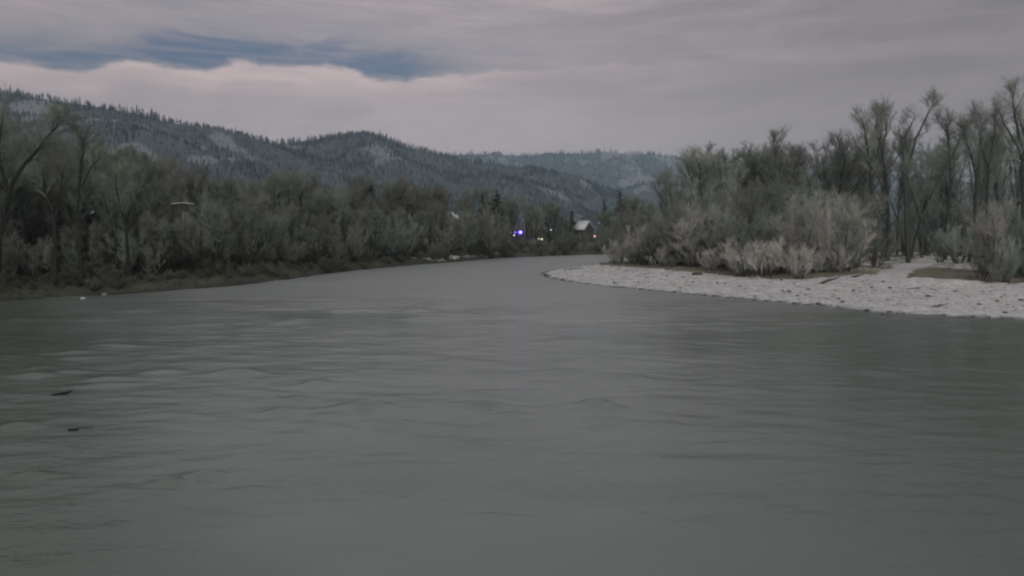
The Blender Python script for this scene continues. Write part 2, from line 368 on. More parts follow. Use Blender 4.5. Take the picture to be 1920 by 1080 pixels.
streaks = [(590, 722, 40, .8), (560, 750, 45, .7), (530, 776, 60, .9), (610, 783, 60, .5), (685, 762, 55, 1.1), (728, 795, 75, 1.1), (905, 759, 55, .8), (960, 778, 60, .5),
           (1118, 757, 40, 1.2), (1145, 766, 40, .9), (320, 908, 55, 1.3), (385, 893, 60, 1.0), (300, 925, 40, .5), (745, 670, 110, .9), (850, 678, 90, .7), (800, 598, 70, 1.2), (850, 590, 90, 1.0),
           (780, 582, 60, 1.0), (640, 583, 60, .8), (930, 706, 110, .6), (1070, 640, 80, .7), (1190, 648, 90, .6), (1050, 700, 100, .6), (1150, 708, 80, .5), (220, 648, 90, .9), (140, 660, 80, .7),
           (440, 700, 80, .8), (300, 698, 70, .5), (200, 712, 70, .5), (260, 583, 70, 1.0), (180, 600, 90, .7), (100, 588, 80, .8), (140, 673, 60, .7), (60, 705, 60, .6), (900, 740, 60, .4),
           (1250, 800, 100, .4), (1120, 800, 80, .4), (820, 640, 60, .4), (560, 600, 60, .6), (540, 605, 60, .6), (1010, 580, 50, .7), (1080, 577, 50, .6), (1010, 592, 60, .6), (60, 890, 60, .7), (30, 800, 60, .8), (40, 600, 60, .9)]
rs = np.random.RandomState(9)
for k in range(190): streaks.append((rs.uniform(60, 1850), rs.uniform(575, 1000), rs.uniform(40, 110), rs.uniform(0.12, 0.42)))
NS = len(streaks) - 190
for si, (px, py, wpx, a) in enumerate(streaks):
    if si < NS: a = a * 1.7
    c = gp(px, py); d = c[1]; wxm = wpx / F * d * 0.55; wym = max(0.08, 0.0085 * d * (600 / (py - 430 + 200)))
    sl = rs.uniform(-0.12, 0.05) * (1 if px > 500 else -1); curv = rs.uniform(0.0, 0.14) / max(wxm, .3)
    u = (x - c[0]); m = (np.abs(u) < 3.2 * wxm) & (np.abs(y - c[1]) < 10 * wym + 0.6)
    uu = u[m]; vv = y[m] - c[1] - sl * uu + curv * uu * uu * 0.5 + 0.08 * snoise(uu * 3 + px, vv_ := y[m], 1.2, 3, 2)
    prof = np.where(vv < 0, np.exp(-(vv / wym) ** 2), np.exp(-(vv / (wym * 2.0)) ** 2))
    wh[m] += 0.13 * a * (0.5 if py < 690 else 1.0) * prof * np.exp(-(uu / wxm) ** 2) * (d / 30) ** 0.5
wm, g, b = new_mat('water')
tc = g.n('ShaderNodeTexCoord'); mp = g.n('ShaderNodeMapping'); mp.inputs['Scale'].default_value = (0.45, 1.0, 1.0); mp.inputs['Rotation'].default_value = (0, 0, rad(6))
g.nt.links.new(tc.outputs['Object'], mp.inputs[0])
f1 = g.noise(mp.outputs[0], 0.9, 5, 0.6, 0.4); f2 = g.noise(mp.outputs[0], 0.12, 4, 0.55, 0.5); f3 = g.noise(mp.outputs[0], 3.5, 3, 0.6, 0.2)
wc = g.mix(g.step(f2, 0.3, 0.7), (0.150, 0.168, 0.156), (0.192, 0.204, 0.198))
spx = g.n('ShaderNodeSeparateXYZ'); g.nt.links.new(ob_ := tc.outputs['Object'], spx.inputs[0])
refl_left = g.m('MULTIPLY', g.step(g.m('ADD', spx.outputs[0], g.m('MULTIPLY', spx.outputs[1], 0.66)), 7, -1), 0.8)  # dark reflection of the bank trees put into the colour along the left margin
deep = g.step(g.m('SUBTRACT', spx.outputs[0], g.m('MULTIPLY', spx.outputs[1], 0.18)), -2, 16)      # outer right darkened in the colour for tree reflections and vignette
wc = g.mix(refl_left, wc, (0.085, 0.105, 0.085))
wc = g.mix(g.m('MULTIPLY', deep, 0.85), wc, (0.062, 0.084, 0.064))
sky_refl = g.m('MULTIPLY', g.step(g.m('ADD', spx.outputs[1], g.m('MULTIPLY', f2, 30)), 55, 110), g.step(g.m('ADD', spx.outputs[0], g.m('MULTIPLY', spx.outputs[1], 0.55)), 0, 14))  # far water: pale sky reflection painted into the base colour
wc = g.mix(g.m('MULTIPLY', sky_refl, 0.8), wc, (0.265, 0.262, 0.268))
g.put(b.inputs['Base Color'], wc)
g.put(b.inputs['Roughness'], g.m('ADD', g.step(f2, 0.35, 0.65, 0.12, 0.20), g.m('MULTIPLY', g.step(spx.outputs[1], 45, 110), 0.32))); b.inputs['IOR'].default_value = 1.33
bp = g.n('ShaderNodeBump'); bp.inputs['Strength'].default_value = 0.8; bp.inputs['Distance'].default_value = 0.07
g.put(bp.inputs['Height'], g.m('ADD', f1, g.m('MULTIPLY_ADD', g.noise(mp.outputs[0], 11.0, 3, 0.6), 0.14, g.m('MULTIPLY', f3, 0.40)))); g.put(b.inputs['Normal'], bp.outputs[0])
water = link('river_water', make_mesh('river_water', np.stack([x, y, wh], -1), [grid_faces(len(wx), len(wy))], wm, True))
tag(water, kind='structure')

# ------------------------------------------------------------------ hills
def hill(crest, depth_front, seed, snow_lo, rough_amp, foot=6.0, back=700, nv=46):
    """crest: (px, py, distance). The slope comes down towards the river and falls away behind the crest."""
    C = np.array([list(at(px, py, D)) for px, py, D in crest]); t = np.linspace(0, 1, len(C)); n = 260
    tt = np.linspace(0, 1, n); c = np.stack([np.interp(tt, t, C[:, k]) for k in range(3)], -1)
    k = np.ones(7) / 7; pad = np.pad(c[:, 2], 3, mode='edge'); c[:, 2] = np.convolve(pad, k, 'valid') * 0.5 + c[:, 2] * 0.5
    dirs = c[:, :2] / np.linalg.norm(c[:, :2], axis=1)[:, None]
    V = []
    us = np.concatenate([np.linspace(-1, 0, nv), np.linspace(0, 1, 14)[1:]])
    for u in us:
        off = depth_front * u if u < 0 else back * u
        xy = c[:, :2] + dirs * off
        if u <= 0: sh = (1 + u); z = foot + (c[:, 2] - foot) * (0.55 * sh + 0.45 * sh * sh * (3 - 2 * sh))
        else: z = foot + (c[:, 2] - foot) * (1 - u * u) - u * 20
        r = rough_amp * snoise(xy[:, 0], xy[:, 1], 260, seed, 4) * (1 - abs(u)) * min(1.0, abs(u) * 5 + 0.04)
        r += rough_amp * 0.8 * np.abs(snoise(xy[:, 0] * 1.0, xy[:, 1] * 0.25, 190, seed + 1, 2)) * min(1, abs(u) * 4) * (1 - abs(u)) * -1
        z = z + r
        if u <= -0.999 or u >= 0.999: z = z * 0 - 10
        V.append(np.stack([xy[:, 0], xy[:, 1], z], -1))
    V = np.array(V); return V
hm, g, b = new_mat('hillside')
tc = g.n('ShaderNodeTexCoord'); ob = tc.outputs['Object']
h1 = g.noise(ob, 0.006, 6, 0.62, 0.4); h2 = g.noise(ob, 0.05, 5, 0.7)
hc = g.mix(g.step(h2, 0.35, 0.65), (0.052, 0.062, 0.062), (0.100, 0.110, 0.112))
hc = g.mix(g.step(g.m('MULTIPLY_ADD', attr(g, 'clear'), 0.55, g.m('MULTIPLY', h2, 0.45)), 0.35, 0.58), hc, (0.20, 0.205, 0.215))
g.put(b.inputs['Base Color'], hc); b.inputs['Roughness'].default_value = 0.95

def clearing(x, y, seed, thr, blobs=()):
    c = sstep(thr, thr + 0.25, snoise(x * 0.8, y * 0.5, 200, seed, 4))
    for (bx, by, rx, ry, a) in blobs: c = np.maximum(c, a * np.exp(-((x - bx) / rx) ** 2 - ((y - by) / ry) ** 2) * (0.55 + 1.1 * snoise(x, y, 70, seed + 3, 4)))
    return np.clip(c, 0, 1)

CON = []   # low conifer shape: 3 jagged tiers
def conifer_verts(rs):
    V = [(0, 0, 0)]; T = []
    return V, T
def forest(name, V, seed, ntree, hmin, hmax, thr, conifer_frac, ridge_extra, blobs=(), label=''):
    rs = np.random.RandomState(seed); nv, n, _ = V.shape
    def sample(k, ulo, uhi):
        a = rs.uniform(0, n - 1.001, k); u = rs.uniform(ulo, uhi, k) * (nv - 1.001)
        i, j = a.astype(int), u.astype(int); fa, fu = (a - i)[:, None], (u - j)[:, None]
        return (V[j, i] * (1 - fa) + V[j, i + 1] * fa) * (1 - fu) + (V[j + 1, i] * (1 - fa) + V[j + 1, i + 1] * fa) * fu
    uc = 45.0 / (nv - 1)
    P = np.concatenate([sample(ntree, 0.02, uc), sample(ridge_extra, uc - 0.03, uc + 0.005)])
    cl = clearing(P[:, 0], P[:, 1], seed, thr, blobs)
    rdg = np.concatenate([np.zeros(ntree), np.ones(ridge_extra)]); kp = rs.uniform(0, 1, len(P)) > cl * 0.6 * (1 - rdg); P = P[kp]; rdg = rdg[kp]
    dens = snoise(P[:, 0], P[:, 1], 90, seed + 7, 2)
    con = rs.uniform(0, 1, len(P)) < np.clip(conifer_frac + 0.35 * snoise(P[:, 0], P[:, 1], 150, seed + 8, 2), 0.02, 0.98)
    hh = rs.uniform(hmin, hmax, len(P)) * (1 + 0.25 * dens) * np.where(rs.uniform(0, 1, len(P)) < 0.05, 1.3, 1) * (1 + 0.45 * rdg)
    mb = MB()
    # conifers: a stack of short drooping spike whorls round a stem
    Pc, hc_ = P[con], hh[con]
    if len(Pc):
        m = len(Pc)
        mb.spikes(Pc, Pc + np.stack([rs.normal(0, .2, m), rs.normal(0, .2, m), hc_], -1), hc_ * 0.055)
        for lv in range(6):
            zf = 0.12 + 0.145 * lv; rr = 0.20 * (1.0 - zf) + 0.025
            for k in range(5):
                th = rs.uniform(0, 6.283, m); r = hc_ * rr * rs.uniform(0.75, 1.25, m)
                A = Pc + np.stack([0 * r, 0 * r, hc_ * (zf + 0.10)], -1)
                B = Pc + np.stack([np.cos(th) * r, np.sin(th) * r, hc_ * (zf - 0.01)], -1)
                mb.spikes(A, B, hc_ * 0.05)
    o1 = mb.build(name, M['hill_conifer']) if mb.n else None
    mb = MB(); Pd, hd = P[~con], hh[~con]
    if len(Pd):
        m = len(Pd)
        for k in range(15):
            th = rs.uniform(0, 6.283, m); r = hd * rs.uniform(0.03, 0.26, m); z0 = rs.uniform(0.0, 0.55, m)
            A = Pd + np.stack([np.cos(th) * r * 0.35, np.sin(th) * r * 0.35, hd * z0], -1)
            B = Pd + np.stack([np.cos(th) * r, np.sin(th) * r, hd * np.minimum(1, z0 + rs.uniform(0.3, 0.5, m))], -1)
            mb.spikes(A, B, hd * 0.030)
        o2 = mb.build('bare_' + name, M['hill_tree'])
    if o1: tag(o1, 'dark conifer forest over ' + label, 'forest', kind='stuff')
    if len(Pd): tag(o2, 'grey bare woodland over ' + label, 'woodland', kind='stuff')
def hill_obj(V, seed, thr, blobs=()):
    nv, n, _ = V.shape; P = V.reshape(-1, 3)
    o = link('hill', make_mesh('hill', P, [grid_faces(n, nv)], hm, True, {'clear': clearing(P[:, 0], P[:, 1], seed, thr, blobs)}))
    return tag(o, kind='structure')
crest1 = [(-500, 60, 1500), (-250, 120, 1500), (-60, 165, 1500), (0, 174, 1500), (60, 182, 1500), (130, 192, 1510), (200, 203, 1520), (260, 215, 1540), (320, 232, 1560), (380, 243, 1600), (440, 252, 1640), (500, 268, 1700), (560, 290, 1750), (640, 330, 1820), (720, 380, 1900), (760, 420, 1950)]
V1 = hill(crest1, 800, 101, 0, 34)
bl1 = [(*at(130, 215, 1330)[:2], 130, 70, 1.0), (*at(60, 205, 1380)[:2], 80, 50, .9), (*at(240, 235, 1370)[:2], 110, 55, .9), (*at(330, 250, 1400)[:2], 120, 50, .8), (*at(410, 262, 1500)[:2], 90, 60, .8), (*at(300, 290, 1150)[:2], 70, 50, .6), (*at(480, 285, 1450)[:2], 60, 90, .6)]
hill_obj(V1, 101, 0.38, bl1); forest('hill_forest', V1, 101, 9000, 6, 11, 0.38, 0.45, 420, bl1, 'the high left hill with snowy clearings')
crest2 = [(380, 330, 2300), (440, 290, 2300), (500, 274, 2300), (560, 266, 2300), (620, 257, 2300), (670, 254, 2300), (710, 259, 2310), (760, 276, 2340), (820, 292, 2380), (880, 303, 2430), (950, 312, 2500), (1010, 320, 2550), (1060, 330, 2600), (1110, 343, 2680), (1160, 362, 2750), (1220, 388, 2850), (1290, 420, 2950)]
V2 = hill(crest2, 1100, 202, 0, 40)
bl2 = [(*at(960, 330, 2300)[:2], 110, 60, .45)]
hill_obj(V2, 202, 0.75, bl2); forest('hill_forest', V2, 202, 14000, 8, 14, 0.8, 0.80, 650, bl2, 'the rounded middle hill')
crest3 = [(640, 330, 5000), (760, 300, 5000), (830, 290, 5000), (900, 289, 5050), (960, 292, 5100), (1010, 293, 5000), (1060, 288, 4900), (1120, 287, 4900), (1200, 289, 4900), (1260, 297, 4900), (1320, 310, 4900), (1400, 322, 4900), (1520, 318, 4900), (1700, 330, 4900), (1900, 350, 4900), (2100, 380, 4900)]
V3 = hill(crest3, 1800, 303, 0, 60)
bl3 = [(*at(1190, 315, 4300)[:2], 150, 180, .9), (*at(900, 300, 4700)[:2], 170, 120, .6)]
hill_obj(V3, 303, 0.42, bl3); forest('hill_forest', V3, 303, 8000, 14, 24, 0.42, 0.7, 260, bl3, 'the farthest flat hill on the horizon')
crest4 = [(1040, 410, 3300), (1100, 385, 3300), (1150, 362, 3300), (1200, 348, 3300), (1250, 345, 3300), (1320, 340, 3300), (1420, 345, 3300), (1560, 350, 3300), (1750, 360, 3300), (2000, 370, 3300)]
V4 = hill(crest4, 900, 404, 0, 24)
bl4 = [(*at(1215, 352, 3150)[:2], 130, 90, 1.0), (*at(1290, 365, 3000)[:2], 120, 80, .8)]
hill_obj(V4, 404, 0.8, bl4); forest('hill_forest', V4, 404, 5000, 9, 15, 0.8, 0.6, 160, bl4, 'the low snowy foothill behind the valley')

# ------------------------------------------------------------------ trees
def unit(v): return v / (np.linalg.norm(v) + 1e-9)
def side_dir(rng, T, ang):
    a = rng.normal(size=3); a = unit(a - T * (a @ T)); return unit(T * math.cos(ang) + a * math.sin(ang))
def limb_path(rng, p, d, L, n, wob, up):
    P = [np.array(p, float)]; d = unit(d)
    for i in range(n):
        d = unit(d + rng.normal(0, wob, 3) + np.array([0, 0, up])); P.append(P[-1] + d * L / n)
    return np.array(P)
def interp_path(P, t):
    s = t * (len(P) - 1); i = min(int(s), len(P) - 2); f = s - i; return P[i] * (1 - f) + P[i + 1] * f, unit(P[i + 1] - P[i])

def grow_tree(seed, limbs, nb=9, bl=3.2, nt_=11, tl=1.35, tw=0.024, ns=2, t0=0.35, ang=0.75, up=0.12, tmat='bark', cmat='twig_dark', droop=0.0, wob=0.16):
    """limbs: list of (points, r0, r1, t_start) main stems and limbs; branches and twigs are grown on them"""
    rng = np.random.RandomState(seed); wood, crown = MB(), MB(); A, B, R = [], [], []
    for P, r0, r1, ts in limbs:
        P = np.asarray(P, float); wood.tube(P, np.linspace(r0, r1, len(P)) * (1 + 0.06 * rng.normal(size=len(P))), 7)
        L = np.linalg.norm(np.diff(P, axis=0), axis=1).sum(); k = max(3, int(nb * L / 8.0))
        for i in range(k):
            t = ts + (1 - ts) * ((i + rng.uniform(0, 1)) / k) ** 0.8; t = min(t, 0.995)
            p, T = interp_path(P, t); d = side_dir(rng, T, ang * rng.uniform(0.55, 1.25)); d = unit(d + np.array([0, 0, 0.25]))
            l = bl * rng.uniform(0.6, 1.25) * (1.15 - 0.55 * t); Q = limb_path(rng, p, d, l, 4, wob, up)
            rr = min(r0 * 0.45, (r0 + (r1 - r0) * t) * 0.55); crown.tube(Q, np.linspace(max(rr, .035), 0.02, 5), 4)
            for j in range(nt_):
                tt = 0.15 + 0.85 * (j + rng.uniform(0, 1)) / nt_; tt = min(tt, .99); q, T2 = interp_path(Q, tt)
                d2 = unit(side_dir(rng, T2, rng.uniform(0.3, 0.85)) + np.array([0, 0, 0.22 - droop])); l2 = tl * rng.uniform(0.6, 1.3)
                e = q + d2 * l2; A.append(q); B.append(e); R.append(tw)
                for s_ in range(ns):
                    f = rng.uniform(0.25, 0.85); q3 = q + d2 * l2 * f; d3 = unit(side_dir(rng, d2, rng.uniform(0.35, 0.8)) + np.array([0, 0, 0.15 - droop]))
                    A.append(q3); B.append(q3 + d3 * l2 * rng.uniform(0.45, 0.8)); R.append(tw * 0.8)
    crown.spikes(np.array(A), np.array(B), np.array(R))
    return wood.mesh('trunk', M[tmat], True), crown.mesh('crown', M[cmat])

def poplar_limbs(seed, h=20.0, r=0.32, lean=0.0, fork=0.4, nl=6, spread=0.5, wobble=0.05):
    rng = np.random.RandomState(seed); d = unit(np.array([lean, rng.normal(0, .04), 1.0]))
    main = limb_path(rng, (0, 0, -0.3), d, h * 0.9, 9, wobble, 0.02); L = [(main, r, 0.04, 0.32)]
    for i in range(nl):
        t = fork + (0.9 - fork) * (i + rng.uniform(0, 0.8)) / nl; p, T = interp_path(main, t)
        dd = unit(side_dir(rng, T, spread * rng.uniform(0.7, 1.3)) + np.array([0, 0, 0.2]))
        l = h * (1.0 - t) * rng.uniform(0.75, 1.05) + 1.0; L.append((limb_path(rng, p, dd, l, 6, 0.09, 0.07), r * (1 - t) * 0.75 + .05, 0.03, 0.15))
    return L
def shrub_limbs(seed, h=4.0, n=11, spread=0.7, r=0.05):
    rng = np.random.RandomState(seed); L = []
    for i in range(n):
        a = rng.uniform(0, 6.283); s_ = spread * rng.uniform(0.2, 1.1); p = (math.cos(a) * 0.3, math.sin(a) * 0.3, -0.15)
        d = unit(np.array([math.cos(a) * s_, math.sin(a) * s_, 1.0])); L.append((limb_path(rng, p, d, h * rng.uniform(0.6, 0.95), 5, 0.10, 0.03), r * rng.uniform(.7, 1.2), 0.015, 0.12))
    return L
def conifer_mesh(seed, h=16.0, w=0.2):
    rng = np.random.RandomState(seed); wood, cr = MB(), MB()
    wood.tube(limb_path(rng, (0, 0, -.3), (0, 0, 1), h, 8, 0.01, 0.05), np.linspace(0.22, 0.03, 9), 7)
    A, B, R = [], [], []
    nw = int(h * 2.3)
    for i in range(nw):
        f = 0.08 + 0.92 * i / nw; z = h * f; rr = (h * w * (1 - f) ** 0.85 + 0.25)
        for k in range(7):
            a = rng.uniform(0, 6.283); l = rr * rng.uniform(0.65, 1.15); d = np.array([math.cos(a), math.sin(a), -0.25]); p = np.array([0, 0, z + rng.uniform(-.2, .2)]); e = p + d * l
            A.append(p); B.append(e); R.append(0.07 + 0.05 * l)
            for s_ in range(4):
                f2 = rng.uniform(0.2, 0.9); q = p + (e - p) * f2; sd_ = unit(np.array([-d[1], d[0], -0.5]) * rng.choice([-1, 1]) + d * 0.7); A.append(q); B.append(q + sd_ * l * 0.35 * (1.1 - f2 * .5)); R.append(0.05)
    cr.spikes(np.array(A), np.array(B), np.array(R)); return wood.mesh('trunk', M['bark_dark'], True), cr.mesh('crown', M['needle'])

PROTO = {}
def proto(kind, makers): PROTO[kind] = makers
# nominal heights: poplar 20, willow 12, shrub 4.5, conifer 16
proto('poplar_dark', [(grow_tree(10 + i, poplar_limbs(20 + i, 20, 0.26, [0, .08, -.1, .04, -.04, .12][i], 0.24, 9, 0.4, 0.07), nb=12, bl=2.6, nt_=12, tl=1.25, tw=0.024, ns=4, ang=0.95, wob=0.2, tmat='bark_dark', cmat=['twig_dark', 'twig_brown'][i % 3 == 2]), 20) for i in range(6)])
proto('poplar_grey', [(grow_tree(40 + i, poplar_limbs(50 + i, 22, 0.34, [0, .06, -.07, .03, -.1][i], 0.30, 9, 0.5, 0.07), nb=11, bl=2.6, nt_=12, tl=1.25, tw=0.020, ns=4, ang=0.95, wob=0.2, tmat='bark', cmat='twig_grey'), 22) for i in range(5)])
proto('willow_dark', [(grow_tree(70 + i, shrub_limbs(80 + i, 11, 7, 0.42, 0.14), nb=9, bl=2.2, nt_=11, tl=1.2, tw=0.030, ns=3, tmat='bark_dark', cmat=['twig_dark', 'twig_brown'][i % 2]), 11.5) for i in range(5)])
proto('willow_grey', [(grow_tree(90 + i, shrub_limbs(95 + i, 11, 8, 0.38, 0.14), nb=9, bl=2.2, nt_=11, tl=1.1, tw=0.027, ns=3, tmat='bark', cmat='twig_grey'), 11.5) for i in range(4)])
proto('willow_frost', [(grow_tree(190 + i, shrub_limbs(195 + i, 9, 9, 0.5, 0.10), nb=10, bl=1.9, nt_=12, tl=1.0, tw=0.020, ns=4, ang=0.9, wob=.2, tmat='bark', cmat='twig_frost'), 9.5) for i in range(3)])
proto('shrub_frost', [(grow_tree(110 + i, shrub_limbs(115 + i, 4.4, 13, 0.75, 0.05), nb=16, bl=1.1, nt_=9, tl=0.65, tw=0.018, ns=3, tmat='bark', cmat='twig_frost'), 4.8) for i in range(5)])
proto('shrub_grey', [(grow_tree(130 + i, shrub_limbs(135 + i, 4.4, 13, 0.75, 0.05), nb=16, bl=1.1, nt_=9, tl=0.65, tw=0.018, ns=3, tmat='bark', cmat='twig_grey'), 4.8) for i in range(4)])
proto('shrub_dark', [(grow_tree(150 + i, shrub_limbs(155 + i, 4.4, 13, 0.75, 0.05), nb=16, bl=1.1, nt_=9, tl=0.65, tw=0.022, ns=3, tmat='bark_dark', cmat='twig_low'), 4.8) for i in range(4)])
proto('conifer', [(conifer_mesh(170 + i, 16, [0.17, 0.21, 0.24][i]), 16) for i in range(3)])
NAMES = {'poplar_dark': 'bare_tree', 'poplar_grey': 'bare_tree', 'willow_dark': 'willow_tree', 'willow_grey': 'willow_tree', 'willow_frost': 'willow_tree', 'shrub_frost': 'shrub', 'shrub_grey': 'shrub', 'shrub_dark': 'shrub', 'conifer': 'conifer_tree'}
TR = random.Random(77)
GAPS = [(324, 364, 402, 107), (385, 403, 414, 112), (171, 192, 412, 94), (265, 281, 404, 102), (1070, 1122, 433, 295), (998, 1030, 446, 214), (950, 990, 443, 205), (836, 860, 422, 250), (1031, 1036, 440, 205)]
def plant(kind, px, topy, Yd, label, group=None, wide=1.0, variant=None, name=None, cat=None, sink=0.0):
    p = at(px, 430, Yd); z = gz(p[0], Yd) - sink; gap_ = next((t for a_, b_, t, ym in GAPS if a_ < px < b_ and Yd < ym), None)
    if gap_ and topy < gap_ and kind != 'conifer': topy = gap_ + TR.uniform(0, 8); wide = min(wide, .9)
    top = at(px, topy, Yd)[2]; h = max(1.0, top - z)
    (tm, cm), nom = TR.choice(PROTO[kind]) if variant is None else PROTO[kind][variant]
    s_ = h / nom; e = empty(name or NAMES[kind], (p[0], Yd, z), TR.uniform(0, 6.283))
    ww = s_ * wide * TR.uniform(0.9, 1.1); e.scale = (ww, ww, s_)
    link('trunk', tm, e); link('crown', cm, e)
    tag(e, label, cat or {'bare_tree': 'tree', 'willow_tree': 'willow', 'shrub': 'shrub', 'conifer_tree': 'conifer'}[NAMES[kind]], group)
    return e

def shaped_tree(seed, px0, Yd, limbs_px, r, label, group=None, nb=10, cmat='twig_grey', tmat='bark', bl=2.6, tw=0.024, **kw):
    """a tree whose stems follow the outline seen in the photograph, with real depth added to each limb"""
    p0 = at(px0, 430, Yd); z0 = gz(p0[0], Yd); rng = np.random.RandomState(seed); L = []
    for pts, rr0, rr1, ts in limbs_px:
        W = []; yd = rng.uniform(-1, 1) * 0.22; first = None; y0 = 0.0
        for (px, py) in pts:
            q = at(px, py, Yd); q = np.array([q[0] - p0[0], 0.0, q[2] - z0])
            if first is None:
                first = q[2]
                if L: allp = np.concatenate([l_[0] for l_ in L]); y0 = allp[np.argmin(np.hypot(allp[:, 0] - q[0], allp[:, 2] - q[2])), 1]
            q[1] = y0 + yd * (q[2] - first)
            W.append(q)
        W = np.array(W); t = np.linspace(0, 1, len(W)); tt = np.linspace(0, 1, max(6, 2 * len(W)))
        W = np.stack([np.interp(tt, t, W[:, k]) for k in range(3)], -1) + rng.normal(0, 0.06, (len(tt), 3)); L.append((W, rr0, rr1, ts))
    tm, cm = grow_tree(seed, L, nb=nb, bl=bl, cmat=cmat, tmat=tmat, tw=tw * .85, nt_=14, ns=4, tl=1.35, ang=1.0, wob=.2, **kw)
    e = empty('bare_tree', (p0[0], Yd, z0)); link('trunk', tm, e); link('crown', cm, e); tag(e, label, 'tree', group); return e

# --- the tall cottonwoods on the right
CW = 'tall bare cottonwoods standing on the right bank'
b0 = 495
shaped_tree(301, 1636, 128, [([(1636, b0), (1632, 420), (1630, 350), (1622, 300), (1615, 255), (1605, 222)], .36, .06, .45), ([(1630, 340), (1640, 290), (1652, 240), (1648, 212)], .16, .04, .3), ([(1622, 300), (1600, 278), (1590, 262)], .09, .03, .3)], .36, 'tall bare cottonwood, leftmost of the tall row, its top bending left over the gap', CW)
shaped_tree(302, 1664, 132, [([(1664, b0), (1668, 420), (1668, 340), (1660, 280), (1648, 240), (1655, 205)], .38, .06, .4), ([(1668, 330), (1682, 300), (1696, 268)], .10, .03, .5), ([(1660, 280), (1668, 235), (1665, 205)], .14, .04, .2)], .38, 'tall dense-topped cottonwood between the left-bending one and the forked one', CW, nb=13)
shaped_tree(303, 1706, 124, [([(1702, b0), (1705, 420), (1706, 350), (1705, 320)], .42, .30, .9), ([(1705, 322), (1700, 285), (1697, 258), (1686, 236)], .24, .04, .35), ([(1697, 262), (1712, 240), (1718, 212)], .14, .03, .2), ([(1706, 322), (1720, 285), (1735, 250), (1752, 218), (1765, 195), (1770, 182)], .24, .05, .62), ([(1735, 252), (1750, 246), (1762, 236)], .08, .03, .3), ([(1706, 345), (1690, 362), (1678, 385)], .10, .04, .5)], .42, 'cottonwood forked in a wide V, its long right limb reaching highest against the sky', CW, nb=7)
shaped_tree(304, 1778, 138, [([(1772, b0), (1776, 400), (1778, 330), (1774, 270), (1770, 230)], .40, .06, .35), ([(1778, 300), (1790, 262), (1800, 228)], .15, .03, .2), ([(1776, 262), (1762, 240), (1750, 226)], .1, .03, .2)], .4, 'stout straight cottonwood to the right of the V-forked one', CW, nb=13)
shaped_tree(305, 1820, 122, [([(1818, b0), (1820, 420), (1818, 340), (1805, 300), (1790, 265), (1784, 240)], .34, .05, .5), ([(1818, 335), (1822, 285), (1826, 240), (1822, 212)], .22, .04, .3)], .34, 'cottonwood with two stems parting low, one slanting far to the left', CW, nb=10)
shaped_tree(306, 1846, 134, [([(1846, b0), (1846, 400), (1842, 320), (1850, 260), (1846, 215)], .34, .05, .35), ([(1842, 320), (1832, 270), (1836, 222)], .15, .03, .2), ([(1846, 300), (1866, 262), (1872, 232)], .12, .03, .2)], .34, 'dense bushy-topped cottonwood left of the tallest right-hand tree', CW, nb=13)
shaped_tree(307, 1912, 112, [([(1918, b0), (1914, 400), (1910, 320), (1904, 280)], .44, .26, .7), ([(1904, 282), (1896, 230), (1892, 195), (1896, 168)], .24, .05, .55), ([(1906, 290), (1886, 255), (1872, 222), (1866, 205)], .20, .04, .5), ([(1894, 215), (1906, 185), (1912, 162)], .09, .03, .2)], .44, 'tallest cottonwood at the right edge, with a steep fork and open crown', CW, nb=8)
shaped_tree(308, 1960, 118, [([(1960, b0), (1955, 380), (1950, 300), (1940, 240), (1930, 205)], .40, .05, .4), ([(1950, 300), (1970, 240), (1975, 190)], .18, .04, .3)], .4, 'bare cottonwood cut by the right edge of the view', CW, nb=10)
shaped_tree(309, 1740, 120, [([(1728, 482), (1736, 430), (1744, 390), (1755, 340), (1760, 310)], .20, .05, .6)], .2, 'thin leaning bare trunk right of the V-forked cottonwood', CW, nb=6, bl=1.6)
shaped_tree(310, 1578, 140, [([(1578, 490), (1578, 400), (1580, 330), (1586, 285), (1578, 258)], .28, .05, .3), ([(1580, 330), (1596, 296), (1600, 270)], .12, .03, .2)], .28, 'slender bare tree left of the tall cottonwoods, lower than them', CW, nb=11)
shaped_tree(311, 1453, 128, [([(1450, 495), (1452, 400), (1452, 330), (1453, 290), (1448, 262)], .26, .05, .35), ([(1453, 292), (1462, 270), (1462, 258)], .10, .03, .2)], .26, 'bare tree whose narrow forked top sticks up alone above the grove', 'grove behind the gravel bar', nb=9)
shaped_tree(312, 1258, 190, [([(1268, 490), (1262, 420), (1256, 385), (1252, 350)], .30, .06, .72), ([(1256, 385), (1264, 360), (1266, 338)], .12, .04, .5), ([(1254, 365), (1244, 350), (1242, 340)], .1, .04, .4)], .3, 'lone bare tree with clear trunk standing against the far hill', None, nb=6, cmat='twig_dark', tmat='bark_dark', bl=2.0)
def seg_r(px): return 'near the bar tip' if px < 1240 else 'below the lone bare tree' if px < 1300 else 'left part of the grove' if px < 1380 else 'middle of the grove' if px < 1470 else 'right part of the grove' if px < 1550 else 'left of the snowy path'
def seg_c(px): return 'left of the V-forked one' if px < 1690 else 'right of the V-forked one' if px < 1800 else 'by the two-stemmed one' if px < 1880 else 'at the right edge'
